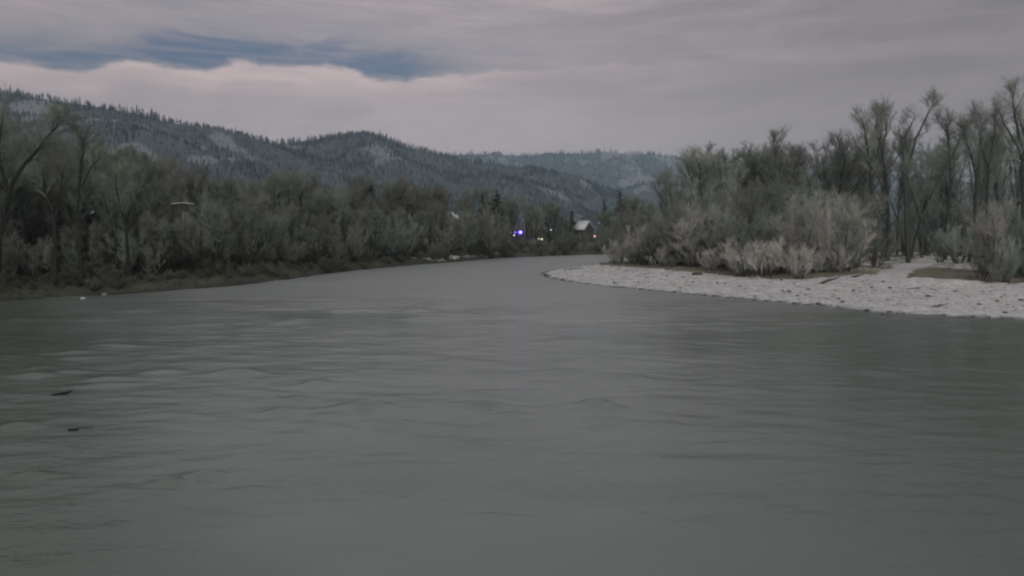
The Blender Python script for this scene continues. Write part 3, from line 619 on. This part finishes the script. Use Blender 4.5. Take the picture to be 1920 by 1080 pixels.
# --- grove behind the bar: skyline from px 1290 to 1600
GV = 'grove behind the gravel bar'
for i, (px, ty, Yd, kind) in enumerate([(1296, 300, 150, 'willow_grey'), (1315, 284, 140, 'poplar_grey'), (1335, 282, 155, 'poplar_dark'), (1352, 275, 142, 'poplar_grey'), (1372, 279, 150, 'poplar_dark'), (1388, 283, 138, 'poplar_grey'), (1402, 300, 150, 'poplar_grey'),
        (1425, 290, 148, 'poplar_grey'), (1440, 285, 160, 'poplar_dark'), (1470, 282, 150, 'poplar_grey'), (1492, 275, 145, 'poplar_grey'), (1508, 278, 158, 'poplar_dark'), (1528, 272, 150, 'poplar_grey'), (1548, 262, 142, 'poplar_grey'), (1562, 270, 156, 'poplar_grey'), (1600, 300, 160, 'poplar_grey')]):
    plant(kind, px, ty, Yd, 'tall bare ' + ('dark' if 'dark' in kind else 'grey-green') + ' tree on the grove skyline, ' + seg_r(px), 'grove skyline trees, ' + seg_r(px), wide=1.15)
for i in range(22):
    px = 1275 + i * 15.5 + TR.uniform(-5, 5); plant('willow_grey' if i % 3 else 'willow_dark', px, 340 + TR.uniform(-22, 30) + (25 if px < 1310 else 0), TR.uniform(112, 140) - max(0, (px - 1500)) * 0.05, 'mid-height bare willow inside the right-bank grove, ' + seg_r(px), 'mid-grove willows, ' + seg_r(px))
for i in range(11):   # lower growth under and behind the cottonwoods
    px = 1600 + i * 34 + TR.uniform(-10, 10)
    if 1690 < px < 1800: Yd = TR.uniform(160, 185)
    else: Yd = TR.uniform(140, 165)
    plant('willow_grey', px, TR.uniform(330, 385), Yd, 'bare willow thicket tree in the back between the tall cottonwood trunks', 'low willows behind the tall cottonwoods', wide=1.25)
for i in range(14):   # a deeper row, so the grove is not see-through at its foot
    px = 1290 + i * 50 + TR.uniform(-15, 15)
    plant('poplar_grey', px, TR.uniform(300, 345), TR.uniform(175, 215), 'distant bare tree glimpsed through the right-bank grove', 'trees glimpsed deep behind the right-bank grove', wide=1.1)
for i in range(13):
    px = 1600 + i * 28 + TR.uniform(-8, 8)
    plant('poplar_grey', px, TR.uniform(225, 290), TR.uniform(142, 170), 'slim bare tree behind the tall cottonwoods, ' + seg_c(px), 'second row behind cottonwoods, ' + seg_c(px), wide=0.7)
# --- frosted shrubs along the beach
veg_px = [(1140, 493), (1250, 505), (1400, 519), (1500, 524), (1560, 521), (1625, 512)]
def vegy(px): return float(np.interp(px, [p[0] for p in veg_px], [p[1] for p in veg_px]))
def seg_r(px): return 'near the bar tip' if px < 1240 else 'below the lone bare tree' if px < 1300 else 'left part of the grove' if px < 1380 else 'middle of the grove' if px < 1470 else 'right part of the grove' if px < 1550 else 'left of the snowy path'
for i in range(27):
    px = 1150 + i * 17 + TR.uniform(-8, 8); r0 = gp(px, vegy(px) - TR.uniform(1, 7), 1.1)[1]
    ty = np.interp(px, [1150, 1200, 1260, 1340, 1420, 1500, 1600], [462, 450, 452, 462, 462, 455, 450]) + TR.uniform(-26, 30)
    rv = TR.random(); kd = 'shrub_frost' if rv < 0.6 else 'shrub_grey' if rv < .85 else 'shrub_dark'; adj = {'shrub_frost': 'frosted pinkish', 'shrub_grey': 'greyer', 'shrub_dark': 'dark'}[kd]
    plant(kd, px, ty, r0, adj + ' shrub at the gravel edge, ' + seg_r(px), adj + ' front shrubs, ' + seg_r(px), wide=TR.uniform(.8, 1.2))
for i in range(34):
    px = 1170 + i * 13.2 + TR.uniform(-9, 9); r0 = gp(px, vegy(px) - TR.uniform(7, 15), 1.2)[1]
    ty = np.interp(px, [1150, 1200, 1260, 1340, 1420, 1500, 1600], [436, 415, 400, 385, 395, 370, 372]) + TR.uniform(-32, 38)
    rv = TR.random(); kd = 'willow_frost' if rv < 0.36 else 'willow_grey' if rv < .8 else 'willow_dark'; adj = {'willow_frost': 'pale frosted', 'willow_grey': 'grey-green', 'willow_dark': 'dark olive'}[kd]
    plant(kd, px, ty, r0, adj + ' willow rising behind the front shrubs, ' + seg_r(px), adj + ' willows behind the shrubs, ' + seg_r(px), wide=TR.uniform(.95, 1.35))
# --- dark thicket at the right edge
for i in range(20):
    row = i // 10; px = 1850 + (i % 10) * 17 + TR.uniform(-7, 7); Yd = TR.uniform(79, 87) + row * 10; kd = TR.choice(['shrub_grey', 'willow_grey', 'willow_dark', 'shrub_dark', 'willow_frost'])
    adj = {'shrub_grey': 'grey-green bush', 'willow_grey': 'grey-green willow', 'willow_dark': 'dark olive willow', 'shrub_dark': 'dark bush', 'willow_frost': 'frosted willow'}[kd]
    plant(kd, px, [445, 385][row] + TR.uniform(-38, 38) + max(0, 1860 - px) * 0.8, Yd, adj + [' at the front', ' at the back'][row] + ' of the right edge thicket', adj + [', front', ', back'][row] + ' of the right thicket', wide=TR.uniform(.7, 1.0))
for px, ty, Yd, lab in [(1588, 415, 97, 'leaning pale shrub with splayed stems left of the snowy path'), (1645, 418, 112, 'bush under the leftmost tall cottonwood'), (1766, 425, 122, 'dark round bush alone at the back of the snowy clearing'), (1800, 410, 118, 'bush at the right of the snowy clearing under the two-stemmed cottonwood')]:
    plant('shrub_grey', px, ty, Yd, lab, wide=0.9)

# --- left bank
def shore_Y(px): return float(np.interp(px, [-400, 0, 180, 430, 590, 730, 880, 985, 1140, 1300], [62, 73, 79, 92, 113, 138, 166, 188, 208, 222]))
top_l = [(-300, 190), (-100, 225), (0, 245), (60, 268), (130, 278), (180, 284), (240, 300), (290, 305), (330, 335), (400, 335), (500, 343), (600, 342), (690, 352), (760, 362), (830, 362), (880, 372), (930, 362), (960, 385), (1020, 388), (1060, 395), (1110, 395), (1160, 385), (1220, 392), (1290, 380)]
def topl(px): return float(np.interp(px, [p[0] for p in top_l], [p[1] for p in top_l]))
def seg_l(px):
    for lim, t in [(60, 'at the far left edge'), (235, 'near the leaning trees'), (300, 'round the broad conifer'), (370, 'by the small dark house'), (480, 'just right of the pale shed'), (600, 'below the notch between hills'),
                   (685, 'below the middle hill summit'), (800, 'round the pointed conifer'), (885, 'by the pale two-storey house'), (985, 'beside the blue lights'), (1110, 'between blue lights and barn')]:
        if px < lim: return t
    return 'right of the barn'
px = -150
while px < 1290:
    d = shore_Y(px)
    # back row sets the skyline
    plant('poplar_dark', px + TR.uniform(-8, 8), topl(px) + TR.uniform(-20, 12), d + TR.uniform(20, 42), 'tall dark bare tree, back row of left bank, ' + seg_l(px), 'back row of the left bank, ' + seg_l(px), wide=0.95)
    px += 20 if px < 700 else 15
px = -130
while px < 1230:
    d = shore_Y(px); h = topl(px)
    if not (300 < px < 362 or 375 < px < 408 or 165 < px < 200 or 950 < px < 1125):
        plant('poplar_dark' if TR.random() < .6 else 'willow_dark', px + TR.uniform(-8, 8), h + TR.uniform(8, 52), d + TR.uniform(9, 18), 'dark bare tree, middle rows of left bank, ' + seg_l(px), 'middle of the left bank wood, ' + seg_l(px), wide=0.9)
    px += 21 if px < 700 else 17
px = -120
while px < 1200:
    d = shore_Y(px); base_y = gp(px, 430, 0)[1] if False else 430 + (H - 1) * F / d
    plant('poplar_dark' if TR.random() < .6 else 'willow_dark', px + TR.uniform(-8, 8), base_y - TR.uniform(50, 125) * min(1.15, 95 / d + .1) * (0.42 if 945 < px < 1125 else 1), d + TR.uniform(4, 8), 'low dark tree near the water, left bank, ' + seg_l(px), 'waterside willows, ' + seg_l(px), wide=1.05)
    px += 29 if px < 700 else 22
px = -110
while px < 1180:
    d = shore_Y(px)
    plant('shrub_dark', px + TR.uniform(-8, 8), 430 + (H - 1) * F / d - TR.uniform(18, 36) * min(1.2, 95 / d), d + TR.uniform(3.0, 5.0), 'small dark bush at the water, left bank, ' + seg_l(px), 'waterside bushes, ' + seg_l(px), wide=1.3)
    px += 38 if px < 700 else 28
px = -120
while px < 1270:   # thick low growth deeper in the wood
    plant('willow_dark', px + TR.uniform(-8, 8), topl(px) + TR.uniform(35, 75) * (1 if px < 760 else .5), shore_Y(px) + TR.uniform(44, 60), 'low willow deep inside the left bank wood, ' + seg_l(px), 'willows deep in the wood, ' + seg_l(px), wide=1.7)
    px += 33 if px < 700 else 24
px = -80
while px < 760:   # bushes overhanging the very edge
    plant('shrub_dark', px + TR.uniform(-9, 9), 430 + (H - .8) * F / shore_Y(px) - TR.uniform(6, 26), shore_Y(px) + TR.uniform(0.8, 2.6), 'low bush overhanging the water, left bank, ' + seg_l(px), 'overhanging bushes, ' + seg_l(px), wide=1.5)
    px += 27 + TR.uniform(0, 34)
px = -90
while px < 1180:   # dense low bushes inside the wood
    d = shore_Y(px); plant('shrub_dark' if TR.random() < .7 else 'shrub_grey', px + TR.uniform(-9, 9), 430 + (H - 1.4) * F / (d + 12) - TR.uniform(30, 62) * min(1.1, 95 / d), d + TR.uniform(9, 16), 'bush deep under the left bank trees, ' + seg_l(px), 'undergrowth bushes, ' + seg_l(px), wide=1.5)
    px += 24 if px < 700 else 20
for px, ty, yd in [(1000, 448, 205), (1022, 450, 207), (1046, 440, 215), (1062, 438, 225), (1076, 437, 240), (1090, 436, 250), (1104, 437, 245), (1120, 432, 235), (1135, 430, 225)]:
    plant('willow_dark', px, ty, yd, 'low bush in front of the village houses at the river bend', 'bushes before the village houses', wide=1.5)
LT = 'leaning trees by the water at the left edge'
shaped_tree(401, 95, 78, [([(102, 530), (98, 450), (92, 400), (78, 365), (58, 340), (35, 325)], .26, .06, .5), ([(96, 420), (104, 370), (112, 320), (118, 300)], .14, .03, .4)], .26, 'bare leaning tree at the far left, one limb arching left and one rising straight', None, nb=6, cmat='twig_dark', tmat='bark_dark')
shaped_tree(402, 155, 80, [([(152, 545), (158, 460), (165, 380), (172, 330), (186, 290), (190, 262)], .24, .05, .5), ([(168, 360), (190, 325), (212, 300)], .10, .03, .4), ([(150, 470), (152, 420), (156, 370)], .12, .04, .6)], .24, 'bare tree with a long slanting stem, second from the far left', None, nb=7, cmat='twig_dark', tmat='bark_dark')
shaped_tree(403, 238, 84, [([(240, 520), (246, 450), (240, 400), (230, 370), (228, 330)], .22, .05, .5), ([(246, 440), (252, 390), (250, 360)], .12, .04, .5)], .22, 'bare tree with paired dark stems between the pale roof patch and the round pale wall', None, nb=7, cmat='twig_dark', tmat='bark_dark')
shaped_tree(404, -10, 74, [([(-10, 540), (-5, 430), (5, 360), (30, 310), (62, 272), (90, 240), (96, 226)], .30, .05, .5), ([(5, 360), (-20, 280), (-15, 215)], .2, .05, .3)], .30, 'big bare tree cut by the left edge, its branch sweeping up to the right', None, nb=9, cmat='twig_dark', tmat='bark_dark')
for k, (xx, yy, hh_) in enumerate([(-53, 64, 21), (-55, 56, 24), (-57, 48, 22), (-55, 40, 23), (-53, 32, 20), (-60, 60, 25), (-61, 50, 25)]):
    e = empty('bare_tree', (xx, yy, gz(xx, yy)), k); (tm, cm), nom = PROTO['poplar_dark'][k % 6]; e.scale = (hh_ / nom * 1.1,) * 2 + (hh_ / nom,); link('trunk', tm, e); link('crown', cm, e); tag(e, 'tall bare tree on the near left bank, leaning over the water', 'tree', 'near left bank trees')
for px, ty, Yd, lab in [(275, 298, 125, 'broad dark conifer with blunt top rising above the left bank'), (698, 344, 165, 'pointed dark conifer breaking the tree line under the middle hill'), (760, 366, 172, 'small dark conifer right of the pointed one'), (905, 362, 205, 'dark conifer left of the pair before the blue lights'), (932, 355, 200, 'broad green conifer just left of the blue lights'),
                        (1030, 378, 260, 'slim conifer behind the white lamp'), (1072, 392, 265, 'low conifer left of the snow-roofed barn'), (1133, 372, 275, 'slim dark conifer right of the snow-roofed barn'), (1162, 356, 268, 'tallest pointed conifer right of the snow-roofed barn'), (1180, 385, 262, 'shorter conifer touching the tallest one near the barn')]:
    plant('conifer', px, ty, Yd, lab, wide=1.35)
for px, ty in [(985, 400), (1010, 398), (1048, 400), (1062, 410), (1088, 446), (1120, 425), (1145, 395), (1195, 395)]:
    plant('poplar_dark', px, ty, TR.uniform(238, 262), 'hazy bare tree between the village houses at the river bend', 'bare trees among the village houses', wide=0.8)

# ------------------------------------------------------------------ houses and lamps of the village
def house(px, py_eave, Yd, w, dpt, wall_h, roof_h, wallm, rz, label, roofm='snow', windows=(), lit=(), chimney=True):
    p = at(px, 430, Yd); zt = at(px, py_eave, Yd)[2]; z = zt - wall_h; e = empty('house', (p[0], Yd, z), rz)
    hw, hd = w / 2, dpt / 2
    b = MB(); gzv = gz(p[0], Yd) - 0.3 - z
    b.add([(-hw, -hd, gzv), (hw, -hd, gzv), (hw, hd, gzv), (-hw, hd, gzv), (-hw, -hd, wall_h), (hw, -hd, wall_h), (hw, hd, wall_h), (-hw, hd, wall_h), (0, -hd, wall_h + roof_h), (0, hd, wall_h + roof_h)],
          T=[(4, 5, 8), (7, 9, 6)], Q=[(0, 1, 5, 4), (1, 2, 6, 5), (2, 3, 7, 6), (3, 0, 4, 7)])
    b.build('wall', M[wallm], e)
    r = MB(); ov = min(0.5, w * .08); k = roof_h / hw; th = 0.07 * w ** .7
    for s_ in (-1, 1):
        x1 = s_ * (hw + ov); z1 = wall_h - ov * k
        V = [(0, -hd - ov, wall_h + roof_h + .02), (x1, -hd - ov, z1 + .02), (x1, hd + ov, z1 + .02), (0, hd + ov, wall_h + roof_h + .02)]
        V += [(a, b_, c + th) for a, b_, c in V]
        r.add(V, Q=[(0, 1, 2, 3), (4, 7, 6, 5), (0, 4, 5, 1), (1, 5, 6, 2), (2, 6, 7, 3), (3, 7, 4, 0)])
    ro = r.build('roof', M[roofm], e)
    if chimney: c = MB(); c.box((hw * .35 - .3, -.3, wall_h + roof_h * .4), (hw * .35 + .3, .3, wall_h + roof_h + .7)); c.build('chimney', M['wall_dark'], ro)
    for q, (wx_, wz_, ww_, wh_) in enumerate(windows):
        f = MB(); f.box((wx_ - ww_ / 2 - .1, -hd - .06, wz_ - .1), (wx_ + ww_ / 2 + .1, -hd - .003, wz_ + wh_ + .1)); fo = f.build('window', M['trim'], e)
        f = MB(); f.box((wx_ - ww_ / 2, -hd - .09, wz_), (wx_ + ww_ / 2, -hd - .063, wz_ + wh_)); f.build('pane', M['warm_lamp'] if q in lit else M['glass'], fo)
    tag(e, label, 'house'); return e
house(1095, 429, 296, 4.6, 6.0, 4.5, 3.0, 'wall_dark', rad(35), 'dark gabled barn with a bright snow-covered roof at the river bend', windows=[(-1.0, 1.2, .8, .8)], chimney=False)
house(1013, 438, 214, 2.8, 3, 2.7, 1.6, 'wall_dark', rad(8), 'dark brown house with two small lit windows right of the blue lights', 'wall_dark', windows=[(-0.75, 0.9, .25, .5), (0.15, 0.9, .5, .42)], lit=(0, 1))
house(344, 384, 108, 2.6, 2.8, 3.6, .18, 'wall_dark', rad(25), 'small dark house with flat snow-edged roof showing through the left bank trees', windows=[(0.3, 1.6, .5, .7)], chimney=False)
house(393, 404, 113, 2.2, 2.4, 3.0, .6, 'wall_grey', rad(26), 'pale grey shed right of the small dark house on the left bank', windows=[(0, 1, .6, .7)], chimney=False)
house(181, 404, 95, 1.9, 1.6, 2.6, .5, 'wall_dark', rad(45), 'little hut with bright snowy roof behind the left edge trees', chimney=False)
house(272, 394, 103, 1.4, 1.6, 2.4, .35, 'wall_pale', rad(28), 'small pale hut between the far left trees and the dark house', 'wall_grey', chimney=False)
house(848, 412, 250, 5.0, 6, 5.5, 2.4, 'wall_pale', rad(-8), 'pale two-storey house with snowy roof seen in a gap left of the conifers', windows=[(-1.3, 1.2, .8, 1.1), (1.3, 1.2, .8, 1.1), (-1.3, 3.4, .8, 1.1), (1.3, 3.4, .8, 1.1)])
house(1060, 421, 420, 8, 9, 4, 3, 'wall_grey', rad(35), 'hazy grey house with dull roof behind the slim conifer', 'wall_grey')
house(1080, 408, 620, 9, 9, 4, 3.2, 'wall_grey', rad(-30), 'faint far house with dull roof above and left of the barn', 'wall_grey')
house(994, 414, 460, 8, 8, 4, 3, 'wall_grey', rad(15), 'faint far house just above the blue lights', 'wall_grey')
def ball(mb, c, r, n=8, m=6):
    V = [(c[0], c[1], c[2] - r)]; Q = []; T = []
    for i in range(1, m):
        a = math.pi * i / m - math.pi / 2
        for j in range(n): t = 2 * math.pi * j / n; V.append((c[0] + r * math.cos(a) * math.cos(t), c[1] + r * math.cos(a) * math.sin(t), c[2] + r * math.sin(a)))
    V.append((c[0], c[1], c[2] + r))
    for j in range(n): T.append((0, 1 + (j + 1) % n, 1 + j)); T.append((len(V) - 1, len(V) - 1 - n + j, len(V) - 1 - n + (j + 1) % n))
    for i in range(m - 2):
        for j in range(n): a = 1 + i * n; Q.append((a + j, a + (j + 1) % n, a + n + (j + 1) % n, a + n + j))
    mb.add(V, T, Q)
def lamp(px, py, Yd, r, mat, label, grp=None, pole=True):
    p = at(px, py, Yd); z = gz(p[0], Yd); e = empty('street_lamp', (p[0], Yd, z)); h = p[2] - z
    b = MB(); b.tube([(0, 0, 0), (0, 0, h * .5), (0, 0, h - r)], [.09, .07, .05], 8); b.tube([(0, 0, h + r * .9), (0, 0, h + r + .05)], [r * .8, r * .3], 8); b.build('pole', M['metal'], e)
    b = MB(); ball(b, (0, 0, h), r); b.build('lamp_globe', M[mat], e, True); tag(e, label, 'street lamp', grp); return e
lamp(976, 435.5, 205, .42, 'blue_lamp', 'brightest blue lamp, rightmost of the row of blue lights at the far bank')
lamp(966, 435.5, 205, .13, 'blue_lamp', 'small violet-blue lamp in the middle of the blue lights row')
lamp(971, 435.5, 206, .07, 'blue_lamp', 'tiny dim blue lamp between the brightest and the middle one')
lamp(958, 436.5, 205, .18, 'blue_dim', 'faint blue lamp, leftmost of the row of blue lights')
lamp(964, 441, 206, .25, 'white_lamp', 'small white lamp just below the row of blue lights')
lamp(1033, 431, 205, .2, 'white_lamp', 'tall white lamp halfway between blue lights and snow-roofed barn')
lamp(1115, 443, 204, .3, 'pink_lamp', 'dim pinkish lamp below the right side of the barn')
lamp(1123, 418, 235, .22, 'blue_dim', 'pale bluish lamp above and right of the barn')
# slim tree wrapped in faint blue lights above the brightest lamp
p = at(979, 430, 212); z = gz(p[0], 212); e = empty('lighted_tree', (p[0], 212, z)); top = at(979, 408, 212)[2] - z
b = MB(); b.tube([(0, 0, 0), (0, 0, top)], [.12, .03], 7); b.build('trunk', M['bark_dark'], e)
b = MB(); rr = np.random.RandomState(4)
A = []; B = []
for i in range(160):
    f = rr.uniform(.25, 1); a = rr.uniform(0, 6.28); l = 1.1 * (1.05 - f) + .15; A.append((0, 0, top * f)); B.append((math.cos(a) * l, math.sin(a) * l, top * f + .2))
b.spikes(np.array(A), np.array(B), np.full(160, .03)); b.build('crown', M['twig_dark'], e)
b = MB()
for i in range(46):
    f = i / 46; a = i * 1.1; l = .9 * (1.05 - f) + .1; ball(b, (math.cos(a) * l, math.sin(a) * l, top * (.3 + .7 * f)), .06, 6, 4)
b.build('light_chain', M['blue_dim'], e); tag(e, 'slim tree wrapped in faint blue lights above the brightest blue lamp', 'lighted tree')

# ------------------------------------------------------------------ stones, gravel, driftwood, grass
def stone_v(rs, n=9):
    V = []; m = 4
    V.append((0, 0, -.5))
    for i in range(1, m):
        a = math.pi * i / m - math.pi / 2
        for j in range(6): t = 2 * math.pi * (j + .5 * (i % 2)) / 6; k = rs.uniform(.8, 1.15); V.append((k * math.cos(a) * math.cos(t), k * math.cos(a) * math.sin(t), .5 * k * math.sin(a)))
    V.append((0, 0, .5)); V = np.array(V); T = []
    L = len(V) - 1
    for j in range(6): T.append((0, 1 + (j + 1) % 6, 1 + j)); T.append((L, L - 6 + j, L - 6 + (j + 1) % 6))
    for i in range(m - 2):
        a = 1 + i * 6
        for j in range(6): T.append((a + j, a + (j + 1) % 6, a + 6 + (j + 1) % 6)); T.append((a + j, a + 6 + (j + 1) % 6, a + 6 + j))
    return V, np.array(T)
rs = np.random.RandomState(12)
protoS = [stone_v(rs) for _ in range(8)]
N = 26000; sx = rs.uniform(3, 105, N); sy = rs.uniform(38, 175, N)
h_, dl_, dr_, in_ = height(sx, sy); beh = inside(sx, sy, vpoly); ok = (~in_) & (dr_ < dl_) & (dr_ > 0.15) & (~beh) & (sy > 40)
sx, sy, h_, dr_ = sx[ok], sy[ok], h_[ok], dr_[ok]
hb = 0.09 * snoise(sx, sy, 1.6, 44, 2) * sstep(1.0, 3.5, dr_)
mb = MB(); md = MB()
for i in range(len(sx)):
    V, T = protoS[i % 8]; r = min(0.34, 0.055 * math.exp(rs.normal(0.35, .45))); a = rs.uniform(0, 6.28); c, s_ = math.cos(a), math.sin(a)
    W = np.stack([(V[:, 0] * c - V[:, 1] * s_) * r * 1.3 + sx[i], (V[:, 0] * s_ + V[:, 1] * c) * r + sy[i], V[:, 2] * r + h_[i] + hb[i] + r * .1], -1)
    (md if (dr_[i] < 0.8 or rs.uniform() < 0.04) else mb).add(W, T)
tag(mb.build('gravel', M['stone']), 'pale frosted gravel and cobbles covering the bar', 'gravel', kind='stuff')
tag(md.build('wet_gravel', M['stone_dark']), 'dark wet gravel along the edge of the bar and between pale stones', 'gravel', kind='stuff')
def rock(px, py, size, mat, label, group=None, z=0.5, sq=0.5):
    p = gp(px, py, z); V, T = stone_v(rs); e = MB(); e.add(V * np.array([size * 1.3, size, size * sq * 2]), T)
    o = e.build('rock', M[mat], None, False, (p[0], p[1], gz(p[0], p[1]) + size * .12)); o.rotation_euler[2] = rs.uniform(0, 6.28); tag(o, label, 'rock', group)
for px, py in [(1195, 519), (1196, 527), (1345, 533), (1352, 512), (1128, 536), (1480, 547), (1495, 552), (1535, 562), (1600, 548), (1635, 546), (1668, 548), (1715, 543), (1760, 570), (1836, 571), (1870, 566), (1915, 566), (1655, 577), (1690, 582), (1740, 560), (1790, 555), (1422, 545), (1300, 530), (1250, 522), (1410, 556), (1290, 515), (1572, 558), (1885, 580)]:
    rock(px, py, rs.uniform(.13, .27), 'stone_dark', 'dark stone lying on the pale gravel bar', 'dark stones on the gravel bar', z=.5)
rock(1308, 514, .7, 'stone_dark', 'dark boulder under the frosted shrubs at the top of the gravel', z=1.0)
rock(1148, 491, .8, 'stone_dark', 'dark rock at the far corner of the shrubs near the bar tip', z=.6)
for px, py, s_, lab in [(106, 549, .27, 'pale stone at the left bank waterline, leftmost of three'), (155, 558, .22, 'small bright stone in the shallows of the left bank'), (195, 552, .25, 'greyish stone at the left bank, rightmost of three')]:
    p = gp(px, py, 0.1); V, T = stone_v(rs); e = MB(); e.add(V * np.array([s_ * 1.5, s_, s_]), T); o = e.build('rock', M['wall_pale' if s_ > .22 else 'snow'], None, False, (p[0], p[1], max(gz(p[0], p[1]), -.05) + .08)); tag(o, lab, 'rock')
def log(px, py, L, r, ang, label, mat='wood_grey', z=0.6, twigs=3, lift=0.05, bend=.06, group=None, seed=1, up=0.3):
    p = gp(px, py, z); rng = np.random.RandomState(seed); b = MB(); d = np.array([math.cos(ang), math.sin(ang), lift])
    P = limb_path(rng, -d * L / 2, d, L, 7, bend, 0.0); b.tube(P, r * np.array([.55, .9, 1, .95, .85, .7, .5, .2]), 8)
    for k in range(twigs):
        q, T = interp_path(P, rng.uniform(.2, .9)); dd = side_dir(rng, T, rng.uniform(.5, 1.0)); dd[2] = abs(dd[2]) + up; dd = unit(dd); b.tube(limb_path(rng, q, dd, L * rng.uniform(.18, .35), 4, .15, -0.03), [r * .4, r * .32, r * .22, r * .12, .006], 6)
    zz = gz(p[0], p[1]); zz = max(zz, 0.0); o = b.build('driftwood', M[mat], None, True, (p[0], p[1], zz + r * .4)); tag(o, label, 'driftwood', group)
log(1125, 490, 3.6, .16, rad(4), 'dark driftwood log at the top of the bar, nearest the bar tip shrubs', seed=2)
log(1080, 502, 4.0, .12, rad(12), 'long thin driftwood lying across the tip of the bar', seed=3)
log(1165, 525, 2.6, .09, rad(25), 'pale curved driftwood branch in the middle of the bar tip', seed=4, twigs=4, bend=.2)
log(1555, 532, 2.8, .13, rad(10), 'dark log under the snowy ledge left of the path', z=.9, seed=5)
log(1608, 522, 1.6, .11, rad(-8), 'short dark log on top of the snowy ledge left of the path', z=1.1, seed=6)
log(1712, 543, 1.5, .08, rad(15), 'small driftwood stick right of the snowy path', z=.8, seed=7)
log(1758, 574, 1.8, .07, rad(5), 'driftwood stick low on the bar near the water at the right', z=.4, seed=8)
log(1520, 549, 2.2, .07, rad(35), 'crooked driftwood branch on the gravel below the ledge', z=.6, seed=9, twigs=5, bend=.2)
log(116, 741, .85, .085, rad(14), 'black forked driftwood snag sticking out of the river, farther of the two', 'wood_wet', z=0, lift=.12, seed=21, twigs=3, up=.0)
log(138, 807, .36, .06, rad(12), 'short black driftwood snag in the river, nearer of the two, trailing a thin stick', 'wood_wet', z=0, lift=.05, seed=22, twigs=1, up=.0)
p = gp(160, 805); b = MB(); b.tube([(-.28, 0, .0), (-.1, .02, .02), (.1, .03, .02), (.3, -.02, -.01)], [.014, .014, .012, .006], 6)
tag(b.build('stick', M['wood_wet'], None, True, (p[0], p[1], 0.03)), 'thin dark stick floating just right of the nearer snag', 'stick')

def grass(name, xs, ys, hs, mat, label, seed, r=.02, blades=7):
    rng = np.random.RandomState(seed); z = height(xs, ys)[0]; b = MB(); n = len(xs)
    for k in range(blades):
        th = rng.uniform(0, 6.28, n); sp_ = rng.uniform(.1, .6, n) * hs; A = np.stack([xs + rng.normal(0, .07, n), ys + rng.normal(0, .07, n), z - .03], -1)
        b.spikes(A, A + np.stack([np.cos(th) * sp_, np.sin(th) * sp_, hs * rng.uniform(.6, 1.1, n)], -1), np.full(n, r))
    tag(b.build(name, M[mat]), label, 'grass', kind='stuff')
rs = np.random.RandomState(40); n = 60000; xs = rs.uniform(-110, 60, n); ys = rs.uniform(40, 235, n); h_, dl_, dr_, in_ = height(xs, ys)
ok = (~in_) & (dl_ < dr_) & (dl_ > .5) & (dl_ < 9) & (snoise(xs, ys, 6, 90, 2) > -.35); xs, ys = xs[ok], ys[ok]
grass('dry_grass', xs, ys, rs.uniform(.3, 1.1, len(xs)) * (0.6 + 0.6 * (snoise(xs, ys, 9, 91, 2) > 0)), 'grass_olive', 'dull brown grass along the left bank and far shore', 41, .03)
n = 90000; xs = rs.uniform(10, 120, n); ys = rs.uniform(70, 175, n); h_, dl_, dr_, in_ = height(xs, ys); beh = inside(xs, ys, vpoly); pdn = seg_dist(xs, ys, path_line)
ok = (~in_) & beh & (dr_ < dl_) & (pdn > 2.3) & ((~inside(xs, ys, clear_poly)) | (rs.uniform(0, 1, n) < .25)) & ((seg_dist(xs, ys, veg_line) < 9) | (rs.uniform(0, 1, n) < .3)); xs, ys = xs[ok], ys[ok]
grass('dry_grass', xs, ys, rs.uniform(.25, .75, len(xs)) * (0.7 + 0.8 * inside(xs, ys, mound_poly)), 'grass_dry', 'straw-brown grass under the shrubs and round the snowy clearing on the right', 42, .024)

# ------------------------------------------------------------------ haze
hb_ = MB(); hb_.box((-7500, -400, -11), (7200, 9200, 620)); hzm = bpy.data.materials.new('haze'); hzm.use_nodes = True; t = hzm.node_tree; t.nodes.clear()
pv = t.nodes.new('ShaderNodeVolumePrincipled'); pv.inputs['Color'].default_value = (0.64, 0.81, 1.0, 1); pv.inputs['Density'].default_value = 0.00012; pv.inputs['Anisotropy'].default_value = 0.0
out = t.nodes.new('ShaderNodeOutputMaterial'); t.links.new(pv.outputs[0], out.inputs['Volume'])
hz_o = hb_.build('haze', hzm); tag(hz_o, 'thin bluish evening haze over the valley', 'haze', kind='stuff')

# ------------------------------------------------------------------ look-alike plants are told apart by their order from left to right
ORD = ['leftmost', 'second', 'third', 'fourth', 'fifth', 'sixth', 'seventh', 'eighth', 'ninth', 'tenth', 'eleventh', 'twelfth', 'thirteenth', 'fourteenth']
same = {}
for o in scene.objects:
    if o.parent is None and o.get('label') and o.get('category') in ('tree', 'willow', 'shrub', 'conifer', 'rock'): same.setdefault(o['label'], []).append(o)
for lab, L in same.items():
    if len(L) < 2 or len(L) > 14: continue
    L.sort(key=lambda o: o.location.x / max(o.location.y, 1))
    for k, o in enumerate(L):
        pre = ('left one of two: ' if k == 0 else 'right one of two: ') if len(L) == 2 else ('leftmost ' if k == 0 else 'rightmost ' if k == len(L) - 1 else ORD[k] + ' from left: ')
        if len((pre + lab).split()) <= 16: o['label'] = pre + lab
